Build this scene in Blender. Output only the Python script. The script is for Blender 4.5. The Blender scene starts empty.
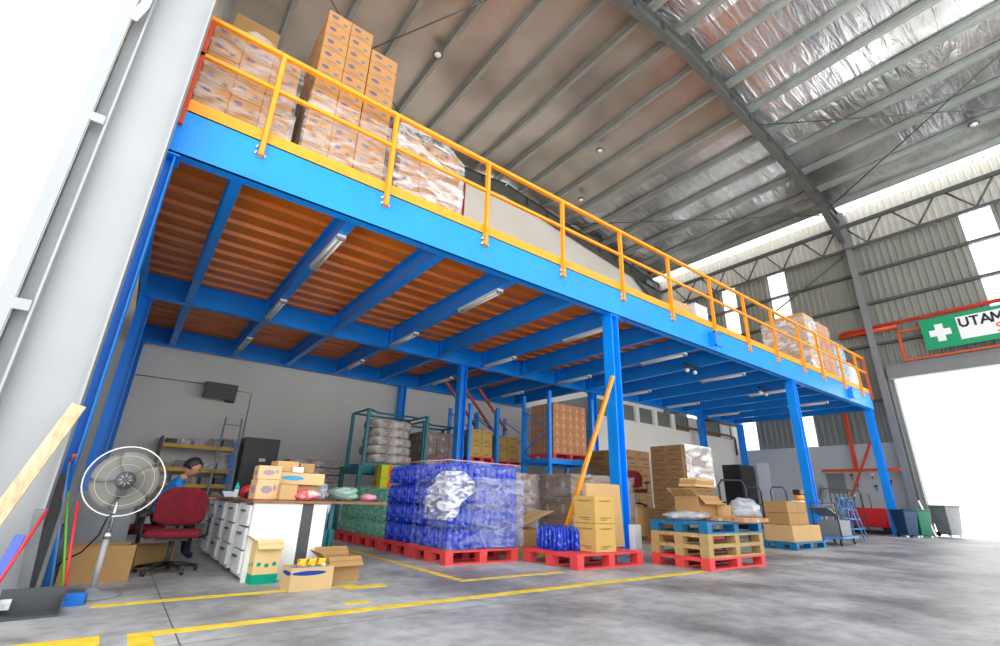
import bpy, math, random
from mathutils import Vector, Matrix, noise
random.seed(7)
S = 1.2                      # final real-world scale of everything measured below
sc = bpy.context.scene
C = sc.collection
PI = math.pi
rnd = random.uniform

# ------------------------------------------------------------------ materials
def nt(m):
    m.use_nodes = True
    t = m.node_tree
    return t, t.nodes['Principled BSDF'], t.nodes, t.links
def setp(b, **k):
    for n, v in k.items():
        n = n.replace('_', ' ')
        if n in b.inputs: b.inputs[n].default_value = v
def rgba(c): return (c[0], c[1], c[2], 1)
def srgb(r, g, b):
    f = lambda v: (v/255/12.92) if v/255 <= .04045 else ((v/255+.055)/1.055)**2.4
    return (f(r), f(g), f(b))
def mat(name, c, rough=.5, metal=0, var=.12, scale=6, bump=0, bscale=40, spec=.5, stretch=None, c2=None, contrast=None):
    m = bpy.data.materials.new(name); t, b, N, L = nt(m)
    setp(b, Roughness=rough, Metallic=metal, Specular_IOR_Level=spec)
    b.inputs['Base Color'].default_value = rgba(c)
    tc = N.new('ShaderNodeTexCoord'); mp = N.new('ShaderNodeMapping')
    L.new(tc.outputs['Object'], mp.inputs[0])
    if stretch: mp.inputs['Scale'].default_value = stretch
    if var > 0 or c2:
        nz = N.new('ShaderNodeTexNoise'); nz.inputs['Scale'].default_value = scale/S
        nz.inputs['Detail'].default_value = 5; L.new(mp.outputs[0], nz.inputs[0])
        r = N.new('ShaderNodeValToRGB')
        lo = [max(0, v*(1-var)) for v in c]; hi = list(c2) if c2 else [min(1, v*(1+var)) for v in c]
        r.color_ramp.elements[0].color = rgba(lo); r.color_ramp.elements[1].color = rgba(hi)
        a, z = contrast or (.3, .7)
        r.color_ramp.elements[0].position = a; r.color_ramp.elements[1].position = z
        L.new(nz.outputs[0], r.inputs[0]); L.new(r.outputs[0], b.inputs['Base Color'])
    if bump > 0:
        n2 = N.new('ShaderNodeTexNoise'); n2.inputs['Scale'].default_value = bscale/S
        L.new(mp.outputs[0], n2.inputs[0])
        bp = N.new('ShaderNodeBump'); bp.inputs['Strength'].default_value = bump; bp.inputs['Distance'].default_value = .02
        L.new(n2.outputs[0], bp.inputs['Height']); L.new(bp.outputs[0], b.inputs['Normal'])
    return m
def math_node(N, L, op, a, b=None):
    n = N.new('ShaderNodeMath'); n.operation = op
    for i, v in enumerate((a, b)):
        if v is None: continue
        if isinstance(v, (int, float)): n.inputs[i].default_value = v
        else: L.new(v, n.inputs[i])
    return n.outputs[0]
def carton_mat(name, base, ink=(.03, .08, .35), marks=((.3, .62, .17, .16), (.72, .3, .12, .1)), amount=1.0, ink2=None, band=None):
    """printed cardboard: ellipses of ink on each side, tape over the lid"""
    m = bpy.data.materials.new(name); t, b, N, L = nt(m); setp(b, Roughness=.75, Specular_IOR_Level=.25)
    tc = N.new('ShaderNodeTexCoord')
    g = N.new('ShaderNodeSeparateXYZ'); L.new(tc.outputs['Generated'], g.inputs[0])
    n = N.new('ShaderNodeSeparateXYZ'); L.new(tc.outputs['Normal'], n.inputs[0])
    ax = math_node(N, L, 'ABSOLUTE', n.outputs[0]); sx = math_node(N, L, 'GREATER_THAN', ax, .5)
    az = math_node(N, L, 'ABSOLUTE', n.outputs[2]); side = math_node(N, L, 'LESS_THAN', az, .5)
    u = math_node(N, L, 'ADD', math_node(N, L, 'MULTIPLY', g.outputs[0], math_node(N, L, 'SUBTRACT', 1, sx)), math_node(N, L, 'MULTIPLY', g.outputs[1], sx))
    z = g.outputs[2]
    nz = N.new('ShaderNodeTexNoise'); nz.inputs['Scale'].default_value = 5; nz.inputs['Detail'].default_value = 4
    L.new(tc.outputs['Object'], nz.inputs[0])
    oi = N.new('ShaderNodeObjectInfo')
    r = N.new('ShaderNodeMixRGB'); r.inputs[1].default_value = rgba([v*.84 for v in base]); r.inputs[2].default_value = rgba([min(1, v*1.12) for v in base])
    fac = math_node(N, L, 'ADD', math_node(N, L, 'MULTIPLY', nz.outputs[0], .6), math_node(N, L, 'MULTIPLY', oi.outputs['Random'], .4))
    L.new(fac, r.inputs[0]); col = r.outputs[0]
    for i, (cu, cz, ru, rz) in enumerate(marks):
        du = math_node(N, L, 'DIVIDE', math_node(N, L, 'SUBTRACT', u, cu), ru)
        dz = math_node(N, L, 'DIVIDE', math_node(N, L, 'SUBTRACT', z, cz), rz)
        d = math_node(N, L, 'ADD', math_node(N, L, 'MULTIPLY', du, du), math_node(N, L, 'MULTIPLY', dz, dz))
        k = math_node(N, L, 'MULTIPLY', math_node(N, L, 'MULTIPLY', math_node(N, L, 'LESS_THAN', d, 1), side), amount)
        mx = N.new('ShaderNodeMixRGB'); L.new(k, mx.inputs[0]); L.new(col, mx.inputs[1])
        mx.inputs[2].default_value = rgba(ink2 if (ink2 and i % 2) else ink); col = mx.outputs[0]
    if band:
        k = math_node(N, L, 'MULTIPLY', math_node(N, L, 'LESS_THAN', z, band[0]), side)
        mx = N.new('ShaderNodeMixRGB'); L.new(k, mx.inputs[0]); L.new(col, mx.inputs[1]); mx.inputs[2].default_value = rgba(band[1]); col = mx.outputs[0]
    tp = math_node(N, L, 'LESS_THAN', math_node(N, L, 'ABSOLUTE', math_node(N, L, 'SUBTRACT', g.outputs[1], .5)), .06)
    k = math_node(N, L, 'MULTIPLY', tp, math_node(N, L, 'SUBTRACT', 1, side))
    mx = N.new('ShaderNodeMixRGB'); L.new(k, mx.inputs[0]); L.new(col, mx.inputs[1]); mx.inputs[2].default_value = rgba([v*.75 for v in base])
    L.new(mx.outputs[0], b.inputs['Base Color'])
    return m
def film_mat(name, lo=.1, hi=.6, tint=(.9, .92, .95), scale=5, rough=.25):
    m = bpy.data.materials.new(name); t, b, N, L = nt(m)
    b.inputs['Base Color'].default_value = rgba(tint); setp(b, Roughness=rough, Specular_IOR_Level=.8)
    tc = N.new('ShaderNodeTexCoord'); mp = N.new('ShaderNodeMapping'); mp.inputs['Scale'].default_value = (1, 1, 2.6)
    mp.inputs['Rotation'].default_value = (.3, .4, .2); L.new(tc.outputs['Object'], mp.inputs[0])
    nz = N.new('ShaderNodeTexNoise'); nz.inputs['Scale'].default_value = scale/S; nz.inputs['Detail'].default_value = 6; nz.inputs['Distortion'].default_value = 1.2
    L.new(mp.outputs[0], nz.inputs[0])
    mr = N.new('ShaderNodeMapRange'); mr.inputs[1].default_value = .4; mr.inputs[2].default_value = .68; mr.inputs[3].default_value = lo; mr.inputs[4].default_value = hi
    L.new(nz.outputs[0], mr.inputs[0])
    bp = N.new('ShaderNodeBump'); bp.inputs['Strength'].default_value = .6; bp.inputs['Distance'].default_value = .03
    L.new(nz.outputs[0], bp.inputs['Height']); L.new(bp.outputs[0], b.inputs['Normal'])
    tr = N.new('ShaderNodeBsdfTransparent'); mx = N.new('ShaderNodeMixShader')
    L.new(mr.outputs[0], mx.inputs[0]); L.new(tr.outputs[0], mx.inputs[1]); L.new(b.outputs[0], mx.inputs[2])
    L.new(mx.outputs[0], N['Material Output'].inputs[0])
    return m
def translucent_mat(name, c, a=.75):
    m = bpy.data.materials.new(name); t, b, N, L = nt(m)
    b.inputs['Base Color'].default_value = rgba(c); setp(b, Roughness=.5)
    tr = N.new('ShaderNodeBsdfTranslucent'); tr.inputs[0].default_value = rgba(c)
    tp = N.new('ShaderNodeBsdfTransparent'); tp.inputs[0].default_value = rgba(c)
    mx = N.new('ShaderNodeMixShader'); mx.inputs[0].default_value = a
    L.new(b.outputs[0], mx.inputs[1]); L.new(tr.outputs[0], mx.inputs[2])
    m2 = N.new('ShaderNodeMixShader'); m2.inputs[0].default_value = .0
    L.new(mx.outputs[0], m2.inputs[1]); L.new(tp.outputs[0], m2.inputs[2]); L.new(m2.outputs[0], N['Material Output'].inputs[0])
    return m

M = {}
M['blue'] = mat('blue_paint', (.0, .27, .88), .38, var=.08, scale=2)
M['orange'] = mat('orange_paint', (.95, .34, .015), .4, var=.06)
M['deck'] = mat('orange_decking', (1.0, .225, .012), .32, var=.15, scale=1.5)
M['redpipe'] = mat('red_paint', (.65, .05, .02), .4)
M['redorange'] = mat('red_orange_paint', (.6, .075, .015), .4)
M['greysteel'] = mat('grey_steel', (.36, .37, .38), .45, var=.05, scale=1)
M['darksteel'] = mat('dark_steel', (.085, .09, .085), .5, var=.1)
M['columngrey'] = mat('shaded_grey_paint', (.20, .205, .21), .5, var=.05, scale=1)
M['galv'] = mat('galvanised_purlin', (.33, .36, .34), .4, .5, var=.12, scale=1.5)
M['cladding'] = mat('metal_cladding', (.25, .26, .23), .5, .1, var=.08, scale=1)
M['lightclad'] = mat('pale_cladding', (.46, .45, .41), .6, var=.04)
M['wall'] = mat('painted_wall', (.76, .735, .67), .8, var=.05, scale=.7)
M['wallwhite'] = mat('masonry_wall', (.52, .54, .55), .8, var=.06, scale=.6)
M['white'] = mat('white_laminate', (.82, .82, .80), .4, var=.02)
M['ivory'] = mat('ivory_plastic', (.75, .73, .66), .4, var=.02)
M['wood'] = mat('raw_wood', (.62, .42, .22), .7, var=.35, scale=3, stretch=(10, 10, 1.2), c2=(.85, .66, .42))
M['palletwood'] = mat('pallet_wood', (.46, .30, .12), .7, var=.2, scale=4)
M['palletred'] = mat('pallet_red', (.75, .06, .06), .5, var=.12)
M['palletblue'] = mat('pallet_blue', (.0, .14, .32), .5, var=.15)
M['palletteal'] = mat('pallet_teal', (.0, .25, .4), .5, var=.15)
M['black'] = mat('black_plastic', (.015, .015, .017), .4, var=0)
M['darkgrey'] = mat('dark_grey', (.06, .065, .07), .5, var=.1)
M['midgrey'] = mat('mid_grey', (.22, .23, .24), .5, var=.1)
M['chrome'] = mat('bright_metal', (.7, .71, .72), .25, 1, var=0)
M['maroon'] = mat('maroon_fabric', (.20, .008, .02), .9, var=.25, scale=20)
M['brownedge'] = mat('brown_table_edge', (.28, .12, .05), .45, var=.15)
M['card'] = carton_mat('plain_cardboard', (.44, .25, .10), marks=())
M['cardlight'] = carton_mat('light_cardboard', (.60, .38, .17), marks=())
M['cardgold'] = carton_mat('golden_cardboard', (.62, .39, .12), ink=(.12, .06, .02), marks=((.5, .2, .3, .025), (.4, .13, .2, .02), (.5, .82, .36, .03)), amount=.6)
M['cardblue'] = carton_mat('carton_blue_print', (.43, .215, .075), ink=(.08, .08, .18), ink2=(.06, .16, .22), marks=((.28, .62, .15, .14), (.74, .4, .10, .10), (.45, .16, .3, .035)), amount=.85)
M['cardred'] = carton_mat('carton_red_print', (.55, .27, .13), ink=(.46, .13, .06), marks=((.25, .6, .05, .3), (.55, .4, .05, .32), (.8, .65, .05, .25)), ink2=(.78, .5, .3))
M['cardbrown'] = carton_mat('carton_brown_print', (.27, .15, .065), ink=(.17, .085, .04), marks=((.5, .5, .4, .09), (.25, .8, .15, .06), (.7, .2, .2, .05)))
M['cardgrey'] = carton_mat('carton_dull', (.24, .145, .09), ink=(.42, .34, .28), marks=((.5, .5, .12, .2),))
M['cardgreen'] = carton_mat('carton_green_print', (.78, .56, .26), ink=(.0, .33, .2), marks=((.2, .45, .09, .05), (.5, .42, .09, .05), (.8, .45, .09, .05)), band=(.22, (.0, .33, .2)))
M['cardcyan'] = carton_mat('carton_cyan_logo', (.80, .52, .26), ink=(.08, .38, .65), marks=((.3, .55, .24, .2),))
M['cardpurple'] = carton_mat('carton_purple_print', (.80, .5, .27), ink=(.2, .2, .35), marks=((.45, .5, .25, .2), (.8, .6, .07, .15)), amount=.7)
M['film'] = film_mat('clear_stretch_film', .03, .38, scale=3)
M['filmthick'] = film_mat('milky_film', .2, .95, scale=2.2)
M['bagwhite'] = mat('white_plastic_bag', (.85, .85, .87), .35, var=.06, bump=.5, bscale=12)
M['baggrey'] = film_mat('translucent_grey_bag', .5, .95, (.6, .63, .68))
M['baggreen'] = film_mat('pale_green_film', .55, .95, (.45, .68, .58))
M['pink'] = mat('pink_paper', (.85, .3, .42), .5, var=.15)
M['bluepack'] = mat('blue_bottle_wrap', (.0, .03, .5), .2, var=0, scale=22, c2=(.3, .42, .9), contrast=(.55, .75))
M['greenpack'] = mat('green_bottle', (.0, .30, .16), .2, var=0, scale=24, c2=(.35, .68, .55), contrast=(.45, .75))
M['filmblue'] = film_mat('blue_tint_film', .03, .35, (.02, .08, .7), 8)
M['filmgreen'] = film_mat('green_tint_film', .1, .4, (.5, .8, .68), 10)
M['yellow'] = mat('yellow_line_paint', (.88, .58, .03), .55, var=.22, scale=9)
M['yellowpaint'] = mat('yellow_beam_paint', (.75, .42, .03), .5)
M['skin'] = mat('skin', (.5, .24, .13), .55, var=.05)
M['hair'] = mat('black_hair', (.008, .008, .009), .5, var=0)
M['shirt'] = mat('blue_shirt', (.0, .2, .55), .8, var=.15, scale=15)
M['jeans'] = mat('dark_trousers', (.02, .025, .05), .9)
M['lampglass'] = mat('lamp_cover', (.85, .85, .82), .35, var=0)
M['green'] = mat('green_bin', (.0, .16, .08), .35, var=.08)
M['sack'] = mat('woven_sack', (.30, .23, .20), .8, var=.4, scale=9, c2=(.62, .56, .52))
M['signgreen'] = mat('sign_green', (.0, .3, .12), .4, var=0)
M['signwhite'] = mat('sign_white', (.85, .86, .86), .4, var=0)
M['signtext'] = mat('sign_letters', (.03, .02, .05), .4, var=0)
M['signorange'] = mat('sign_orange_letters', (.85, .18, .03), .4, var=0)
M['blueplastic'] = mat('blue_plastic', (.0, .16, .62), .35, var=.05)
M['lightblue'] = mat('light_blue_plastic', (.06, .22, .5), .4, var=.08)
M['teal'] = mat('teal_paint', (.0, .14, .16), .45, var=.1)
M['redplastic'] = mat('red_plastic', (.7, .02, .03), .35, var=.05)
M['lime'] = mat('lime_plastic', (.2, .6, .05), .35, var=.05)
M['aqua'] = mat('aqua_cap', (.0, .55, .45), .35, var=.05)
M['skylight'] = translucent_mat('skylight_sheet', (.95, .96, .93))
M['panel'] = translucent_mat('translucent_wall_sheet', (.93, .96, .97))
M['windowglass'] = mat('louvre_glass', (.16, .17, .13), .3, var=.2, scale=2)
M['tubeglass'] = mat('tube_glass', (.9, .9, .88), .3, var=0)

# foil roof lining: crinkled reflective sheet
def foil(name, ca, cb, rough, dist):
    m = bpy.data.materials.new(name); t, b, N, L = nt(m); setp(b, Metallic=.8, Roughness=rough)
    tc = N.new('ShaderNodeTexCoord')
    mp = N.new('ShaderNodeMapping'); mp.inputs['Scale'].default_value = (.55, 3.2, 1); L.new(tc.outputs['Object'], mp.inputs[0])
    nz = N.new('ShaderNodeTexNoise'); nz.inputs['Scale'].default_value = 1.3/S; nz.inputs['Detail'].default_value = 4; nz.inputs['Distortion'].default_value = .8
    L.new(mp.outputs[0], nz.inputs[0])
    n2 = N.new('ShaderNodeTexNoise'); n2.inputs['Scale'].default_value = .35/S; n2.inputs['Detail'].default_value = 2; L.new(tc.outputs['Object'], n2.inputs[0])
    bp = N.new('ShaderNodeBump'); bp.inputs['Strength'].default_value = 1; bp.inputs['Distance'].default_value = dist
    L.new(nz.outputs[0], bp.inputs['Height']); L.new(bp.outputs[0], b.inputs['Normal'])
    r = N.new('ShaderNodeValToRGB'); r.color_ramp.elements[0].color = rgba(ca); r.color_ramp.elements[1].color = rgba(cb)
    r.color_ramp.elements[0].position = .38; r.color_ramp.elements[1].position = .6
    L.new(n2.outputs[0], r.inputs[0]); L.new(r.outputs[0], b.inputs['Base Color'])
    return m
M['foil'] = foil('foil_lining_silver', (.30, .30, .30), (.66, .67, .68), .2, .055)
M['foildull'] = foil('foil_lining_dull', (.34, .32, .28), (.54, .52, .47), .4, .025)
def concrete():
    m = bpy.data.materials.new('concrete_floor'); t, b, N, L = nt(m); setp(b, Specular_IOR_Level=.4)
    tc = N.new('ShaderNodeTexCoord')
    n1 = N.new('ShaderNodeTexNoise'); n1.inputs['Scale'].default_value = .9/S; n1.inputs['Detail'].default_value = 8; n1.inputs['Roughness'].default_value = .62; L.new(tc.outputs['Object'], n1.inputs[0])
    r = N.new('ShaderNodeValToRGB'); r.color_ramp.elements[0].color = (.18, .178, .175, 1); r.color_ramp.elements[1].color = (.52, .517, .51, 1)
    r.color_ramp.elements[0].position = .36; r.color_ramp.elements[1].position = .62
    L.new(n1.outputs[0], r.inputs[0])
    n2 = N.new('ShaderNodeTexNoise'); n2.inputs['Scale'].default_value = 9/S; n2.inputs['Detail'].default_value = 6; L.new(tc.outputs['Object'], n2.inputs[0])
    mx = N.new('ShaderNodeMixRGB'); mx.blend_type = 'MULTIPLY'; mx.inputs[0].default_value = .5; L.new(r.outputs[0], mx.inputs[1])
    r2 = N.new('ShaderNodeValToRGB'); r2.color_ramp.elements[0].color = (.6, .6, .6, 1); r2.color_ramp.elements[1].color = (1, 1, 1, 1)
    r2.color_ramp.elements[0].position = .35; r2.color_ramp.elements[1].position = .55; L.new(n2.outputs[0], r2.inputs[0]); L.new(r2.outputs[0], mx.inputs[2])
    # sawn joints every 4 m
    sp = N.new('ShaderNodeSeparateXYZ'); L.new(tc.outputs['Object'], sp.inputs[0])
    k = None
    for ax, off in ((0, .42), (1, 3.05)):
        q = math_node(N, L, 'ADD', sp.outputs[ax], -off*S)
        q = math_node(N, L, 'ABSOLUTE', math_node(N, L, 'SUBTRACT', math_node(N, L, 'FRACT', math_node(N, L, 'ADD', math_node(N, L, 'DIVIDE', q, 4.6*S), .5)), .5))
        q = math_node(N, L, 'LESS_THAN', q, .0009)
        k = q if k is None else math_node(N, L, 'MAXIMUM', k, q)
    m3 = N.new('ShaderNodeMixRGB'); L.new(k, m3.inputs[0]); L.new(mx.outputs[0], m3.inputs[1]); m3.inputs[2].default_value = (.12, .12, .12, 1)
    L.new(m3.outputs[0], b.inputs['Base Color'])
    r3 = N.new('ShaderNodeMapRange'); r3.inputs[3].default_value = .32; r3.inputs[4].default_value = .6; L.new(n1.outputs[0], r3.inputs[0]); L.new(r3.outputs[0], b.inputs['Roughness'])
    return m
M['floor'] = concrete()

# ------------------------------------------------------------------ mesh helpers
class MB:
    def __init__(s): s.v = []; s.f = []; s.sm = []
    def add(s, vs, fs, smooth=False):
        o = len(s.v); s.v += [tuple(v) for v in vs]; s.f += [tuple(i+o for i in f) for f in fs]; s.sm += [smooth]*len(fs)
        return s
    def box(s, x0, x1, y0, y1, z0, z1, m=None):
        vs = [Vector((x, y, z)) for x in (x0, x1) for y in (y0, y1) for z in (z0, z1)]
        if m is not None: vs = [m @ v for v in vs]
        return s.add(vs, [(0, 1, 3, 2), (4, 6, 7, 5), (0, 4, 5, 1), (2, 3, 7, 6), (0, 2, 6, 4), (1, 5, 7, 3)])
    def tube(s, pts, r, n=8, cap=True):
        pts = [Vector(p) for p in pts]; rs = r if isinstance(r, (list, tuple)) else [r]*len(pts)
        vs = []; fs = []; up = None
        for i, p in enumerate(pts):
            d = (pts[min(i+1, len(pts)-1)]-pts[max(i-1, 0)]).normalized()
            if up is None:
                up = Vector((0, 0, 1)) if abs(d.z) < .9 else Vector((1, 0, 0))
            a = d.cross(up).normalized(); b = a.cross(d).normalized(); up = b
            for k in range(n):
                t = 2*PI*k/n; vs.append(p+(a*math.cos(t)+b*math.sin(t))*rs[i])
        for i in range(len(pts)-1):
            for k in range(n): fs.append((i*n+k, i*n+(k+1) % n, (i+1)*n+(k+1) % n, (i+1)*n+k))
        s.add(vs, fs, True)
        if cap:
            o = len(s.v)-len(vs)
            s.f.append(tuple(o+k for k in reversed(range(n)))); s.sm.append(False)
            s.f.append(tuple(o+(len(pts)-1)*n+k for k in range(n))); s.sm.append(False)
        return s
    def lathe(s, prof, c=(0, 0, 0), n=16, m=None):
        vs = []; fs = []
        for r, z in prof:
            for k in range(n):
                t = 2*PI*k/n; v = Vector((r*math.cos(t), r*math.sin(t), z))
                if m is not None: v = m @ v
                vs.append(v+Vector(c))
        for i in range(len(prof)-1):
            for k in range(n): fs.append((i*n+k, i*n+(k+1) % n, (i+1)*n+(k+1) % n, (i+1)*n+k))
        s.add(vs, fs, True)
        o = len(s.v)-len(vs)
        if prof[0][0] > 1e-4: s.f.append(tuple(o+k for k in reversed(range(n)))); s.sm.append(False)
        if prof[-1][0] > 1e-4: s.f.append(tuple(o+(len(prof)-1)*n+k for k in range(n))); s.sm.append(False)
        return s
    def prism(s, poly, axis, a, b, m=None):
        """extrude a 2-D polygon along axis (0,1,2) from a to b"""
        n = len(poly); vs = []
        for t in (a, b):
            for p, q in poly:
                v = [0, 0, 0]; o = [i for i in range(3) if i != axis]; v[axis] = t; v[o[0]] = p; v[o[1]] = q
                v = Vector(v); vs.append(m @ v if m is not None else v)
        fs = [(i, (i+1) % n, n+(i+1) % n, n+i) for i in range(n)] + [tuple(reversed(range(n))), tuple(range(n, 2*n))]
        return s.add(vs, fs)
    def ibeam(s, p0, p1, w, h, tf=.012, tw=.01, up=(0, 0, 1), full=True):
        """I section between two points; p0, p1 on the centre line"""
        p0, p1 = Vector(p0), Vector(p1); d = (p1-p0); ln = d.length; d.normalize(); up = Vector(up)
        a = d.cross(up).normalized(); b = a.cross(d).normalized()
        m = Matrix((( *(a),), (*(d),), (*(b),))).transposed().to_4x4(); m.translation = p0
        s.box(-w/2, w/2, 0, ln, h/2-tf, h/2, m); s.box(-w/2, w/2, 0, ln, -h/2, -h/2+tf, m); s.box(-tw/2, tw/2, 0, ln, -h/2+tf, h/2-tf, m)
        return s
    def obox(s, p0, p1, w, h, up=(0, 0, 1)):
        p0, p1 = Vector(p0), Vector(p1); d = (p1-p0); ln = d.length; d.normalize(); up = Vector(up)
        a = d.cross(up).normalized(); b = a.cross(d).normalized()
        m = Matrix(((*(a),), (*(d),), (*(b),))).transposed().to_4x4(); m.translation = p0
        return s.box(-w/2, w/2, 0, ln, -h/2, h/2, m)
    def sphere(s, c, r, n=14, k=8, sc3=(1, 1, 1)):
        prof = [(max(1e-5, math.sin(PI*i/k)), -math.cos(PI*i/k)) for i in range(k+1)]
        m = Matrix.Diagonal((r*sc3[0], r*sc3[1], r*sc3[2])).to_4x4()
        return s.lathe(prof, c, n, m)
    def mesh(s, name):
        me = bpy.data.meshes.new(name); me.from_pydata(s.v, [], s.f)
        me.polygons.foreach_set('use_smooth', s.sm); me.update(); me.validate()
        return me
    def build(s, name, m, parent=None, loc=(0, 0, 0), rz=0, bevel=0, label=None):
        o = bpy.data.objects.new(name, s.mesh(name)); C.objects.link(o); o.data.materials.append(m)
        o.location = loc; o.rotation_euler = (0, 0, rz)
        if parent: o.parent = parent
        if bevel:
            b = o.modifiers.new('b', 'BEVEL'); b.width = bevel; b.segments = 2; b.limit_method = 'ANGLE'
        if label: o['label'] = label
        return o
def tag(o, label, cat, group=None, kind=None):
    o['label'] = label; o['category'] = cat
    if group: o['group'] = group
    if kind: o['kind'] = kind
    return o
def thing(name, label, cat, loc=(0, 0, 0), rz=0, group=None):
    o = bpy.data.objects.new(name, None); C.objects.link(o); o.location = loc; o.rotation_euler = (0, 0, rz); o.empty_display_size = .1
    return tag(o, label, cat, group)
def struct(o): o['kind'] = 'structure'; return o
def dup(root, loc=None, rz=None, label=None, group=None):
    r = root.copy(); C.objects.link(r)
    if loc is not None: r.location = loc
    if rz is not None: r.rotation_euler = (0, 0, rz)
    if label: r['label'] = label
    if group: r['group'] = group
    for ch in list(root.children):
        c = ch.copy(); C.objects.link(c); c.parent = r
        for g in list(ch.children):
            d = g.copy(); C.objects.link(d); d.parent = c
    return r

# ------------------------------------------------------------------ camera
f_px, pitch, yaw, roll = 474.7, .354111, .64328, .03001
F = Vector((math.sin(yaw)*math.cos(pitch), math.cos(yaw)*math.cos(pitch), math.sin(pitch)))
R0 = Vector((math.cos(yaw), -math.sin(yaw), 0)); U0 = R0.cross(F)
R = math.cos(roll)*R0+math.sin(roll)*U0; U = -math.sin(roll)*R0+math.cos(roll)*U0
cd = bpy.data.cameras.new('camera'); cam = bpy.data.objects.new('camera', cd); C.objects.link(cam)
cd.sensor_width = 36; cd.lens = f_px*36/1000; cd.clip_start = .05; cd.clip_end = 500
mw = Matrix(((*R,), (*U,), (*(-F),))).transposed().to_4x4(); mw.translation = Vector((0, 0, .7*S)); cam.matrix_world = mw
sc.camera = cam

# ------------------------------------------------------------------ room shell
XE = 20.0; YB = 13.1; RX = 9.8
def zr(x): return 12.75-(.14 if x > RX else .1)*abs(x-RX)          # underside of purlins
struct(MB().box(-1.0, XE+.2, -6, YB+.3, -.12, 0).build('floor', M['floor']))
floor = bpy.data.objects['floor']
def stripe(x0, x1, y0, y1): MB().box(x0, x1, y0, y1, 0, .0025).build('floor_marking', M['yellow'], floor)
stripe(.22, 5.45, 3.28, 3.37); stripe(.22, .32, 3.02, 3.28); stripe(-.32, .11, 3.22, 3.40)
stripe(.05, 1.75, 4.17, 4.25); stripe(1.63, 1.97, 4.05, 4.17); stripe(1.42, 1.6, 3.52, 3.6)
stripe(2.62, 2.7, 4.0, 8.6); stripe(2.62, 3.9, 3.96, 4.03)
struct(MB().box(-60, -1.0, -60, 80, -.14, -.02).build('ground_outside_left', mat('outside_paving', (.7, .7, .7), .8, var=.03)))
struct(MB().box(XE+.2, 90, -60, 80, -.14, -.02).build('ground_outside_right', bpy.data.materials['outside_paving']))

# back wall with conduit lines
wb = struct(MB().box(-1.0, XE, YB, YB+.2, 0, 12.75).build('wall_back', M['wall']))
c = MB(); c.tube([(-.3, YB-.012, 3.05), (1.1, YB-.012, 3.05)], .012); c.tube([(1.8, YB-.012, 3.0), (2.15, YB-.012, 2.98), (2.15, YB-.012, 1.3)], .012); c.tube([(5.2, YB-.012, 6.4), (12.6, YB-.012, 6.4), (12.6, YB-.012, 7.6), (4.5, YB-.012, 7.6)], .014)
c.build('conduit', M['midgrey'], wb)
MB().tube([(7.9, YB-.05, 4.4), (7.9, YB-.05, 12.3)], .045).build('downpipe', M['redpipe'], wb, label='dark red vertical pipe')
struct(MB().box(-1.0, -.9, 4.74, YB, 0, 11.6).build('wall_left', M['wall']))
# inner wall under the platform, right half
wi = MB(); wi.box(10.95, XE-.02, 9.95, 10.1, 0, 3.2)
xs = [11.2, 12.25, 12.45, 13.25, 13.45, 14.25, 14.45, 15.3, 15.5, 16.4, 16.9, 18.6, 18.75, 19.45]
wi.box(10.95, 11.2, 9.95, 10.1, 3.2, 3.745); 
for a, b in zip(xs[1::2], xs[2::2]): wi.box(a, b, 9.95, 10.1, 3.2, 3.745)
wi.box(19.45, XE-.02, 9.95, 10.1, 3.2, 3.745); wi.box(10.95, 11.1, 10.1, YB, 0, 3.745)
wall_inner = struct(wi.build('wall_inner', M['wall']))
for i, (a, b) in enumerate(zip(xs[0::2], xs[1::2])):
    w = MB().box(a+.03, b-.03, 10.01, 10.03, 3.24, 3.745).build('window_%d' % (i+1), M['panel'] if i == 6 else M['windowglass']); struct(w)
    fr = MB(); fr.box(a, b, 9.99, 10.05, 3.2, 3.24); fr.box(a, a+.03, 9.99, 10.05, 3.24, 3.745); fr.box(b-.03, b, 9.99, 10.05, 3.24, 3.745)
    fr.build('window_frame', M['darksteel'] if i >= 4 else M['wall'], w)
bar = MB().tube([(15.5, 9.88, 3.32), (19.3, 9.88, 3.32), (19.5, 9.88, 3.25), (19.5, 9.88, 2.6)], .045).build('water_pipe', mat('brown_pipe', (.22, .07, .04), .5)); tag(bar, 'dark brown pipe running along under the high windows of the inner wall', 'pipe')

# end wall: profiled sheet, masonry below, big doorway, translucent strips
def rib(y0, y1, z0, z1, x=XE, pitch=.2, d=.035):
    m = MB(); y = y0; pts = []
    while y < y1-1e-4:
        for dy, dx in ((0, 0), (.09, 0), (.11, -d), (.17, -d), (.19, 0)):
            if y+dy < y1: pts.append((y+dy, x+dx))
        y += pitch
    pts.append((y1, x))
    vs = [(px, py, z) for z in (z0, z1) for py, px in pts]; n = len(pts)
    m.add(vs, [(i, i+1, n+i+1, n+i) for i in range(n-1)])
    return m
strips = [(.9, 1.65), (7.1, 7.76), (9.2, 9.78), (11.6, 12.2)]
zt = 11.45
we = MB()
edges = [4.55]+[v for s_ in strips[1:] for v in s_]+[YB]
for a, b in zip(edges[0::2], edges[1::2]):
    q = rib(a, b, 2.8, zt); we.add(q.v, q.f)
for a, b in ((-6, .9), (1.65, 4.55)):
    q = rib(a, b, 5.0, zt); we.add(q.v, q.f)
for a, b in strips[1:]:
    q = rib(a, b, 9.9, zt); we.add(q.v, q.f)
q = rib(.9, 1.65, 5.0, 6.6); we.add(q.v, q.f); q = rib(.9, 1.65, 9.9, zt); we.add(q.v, q.f)

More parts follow.
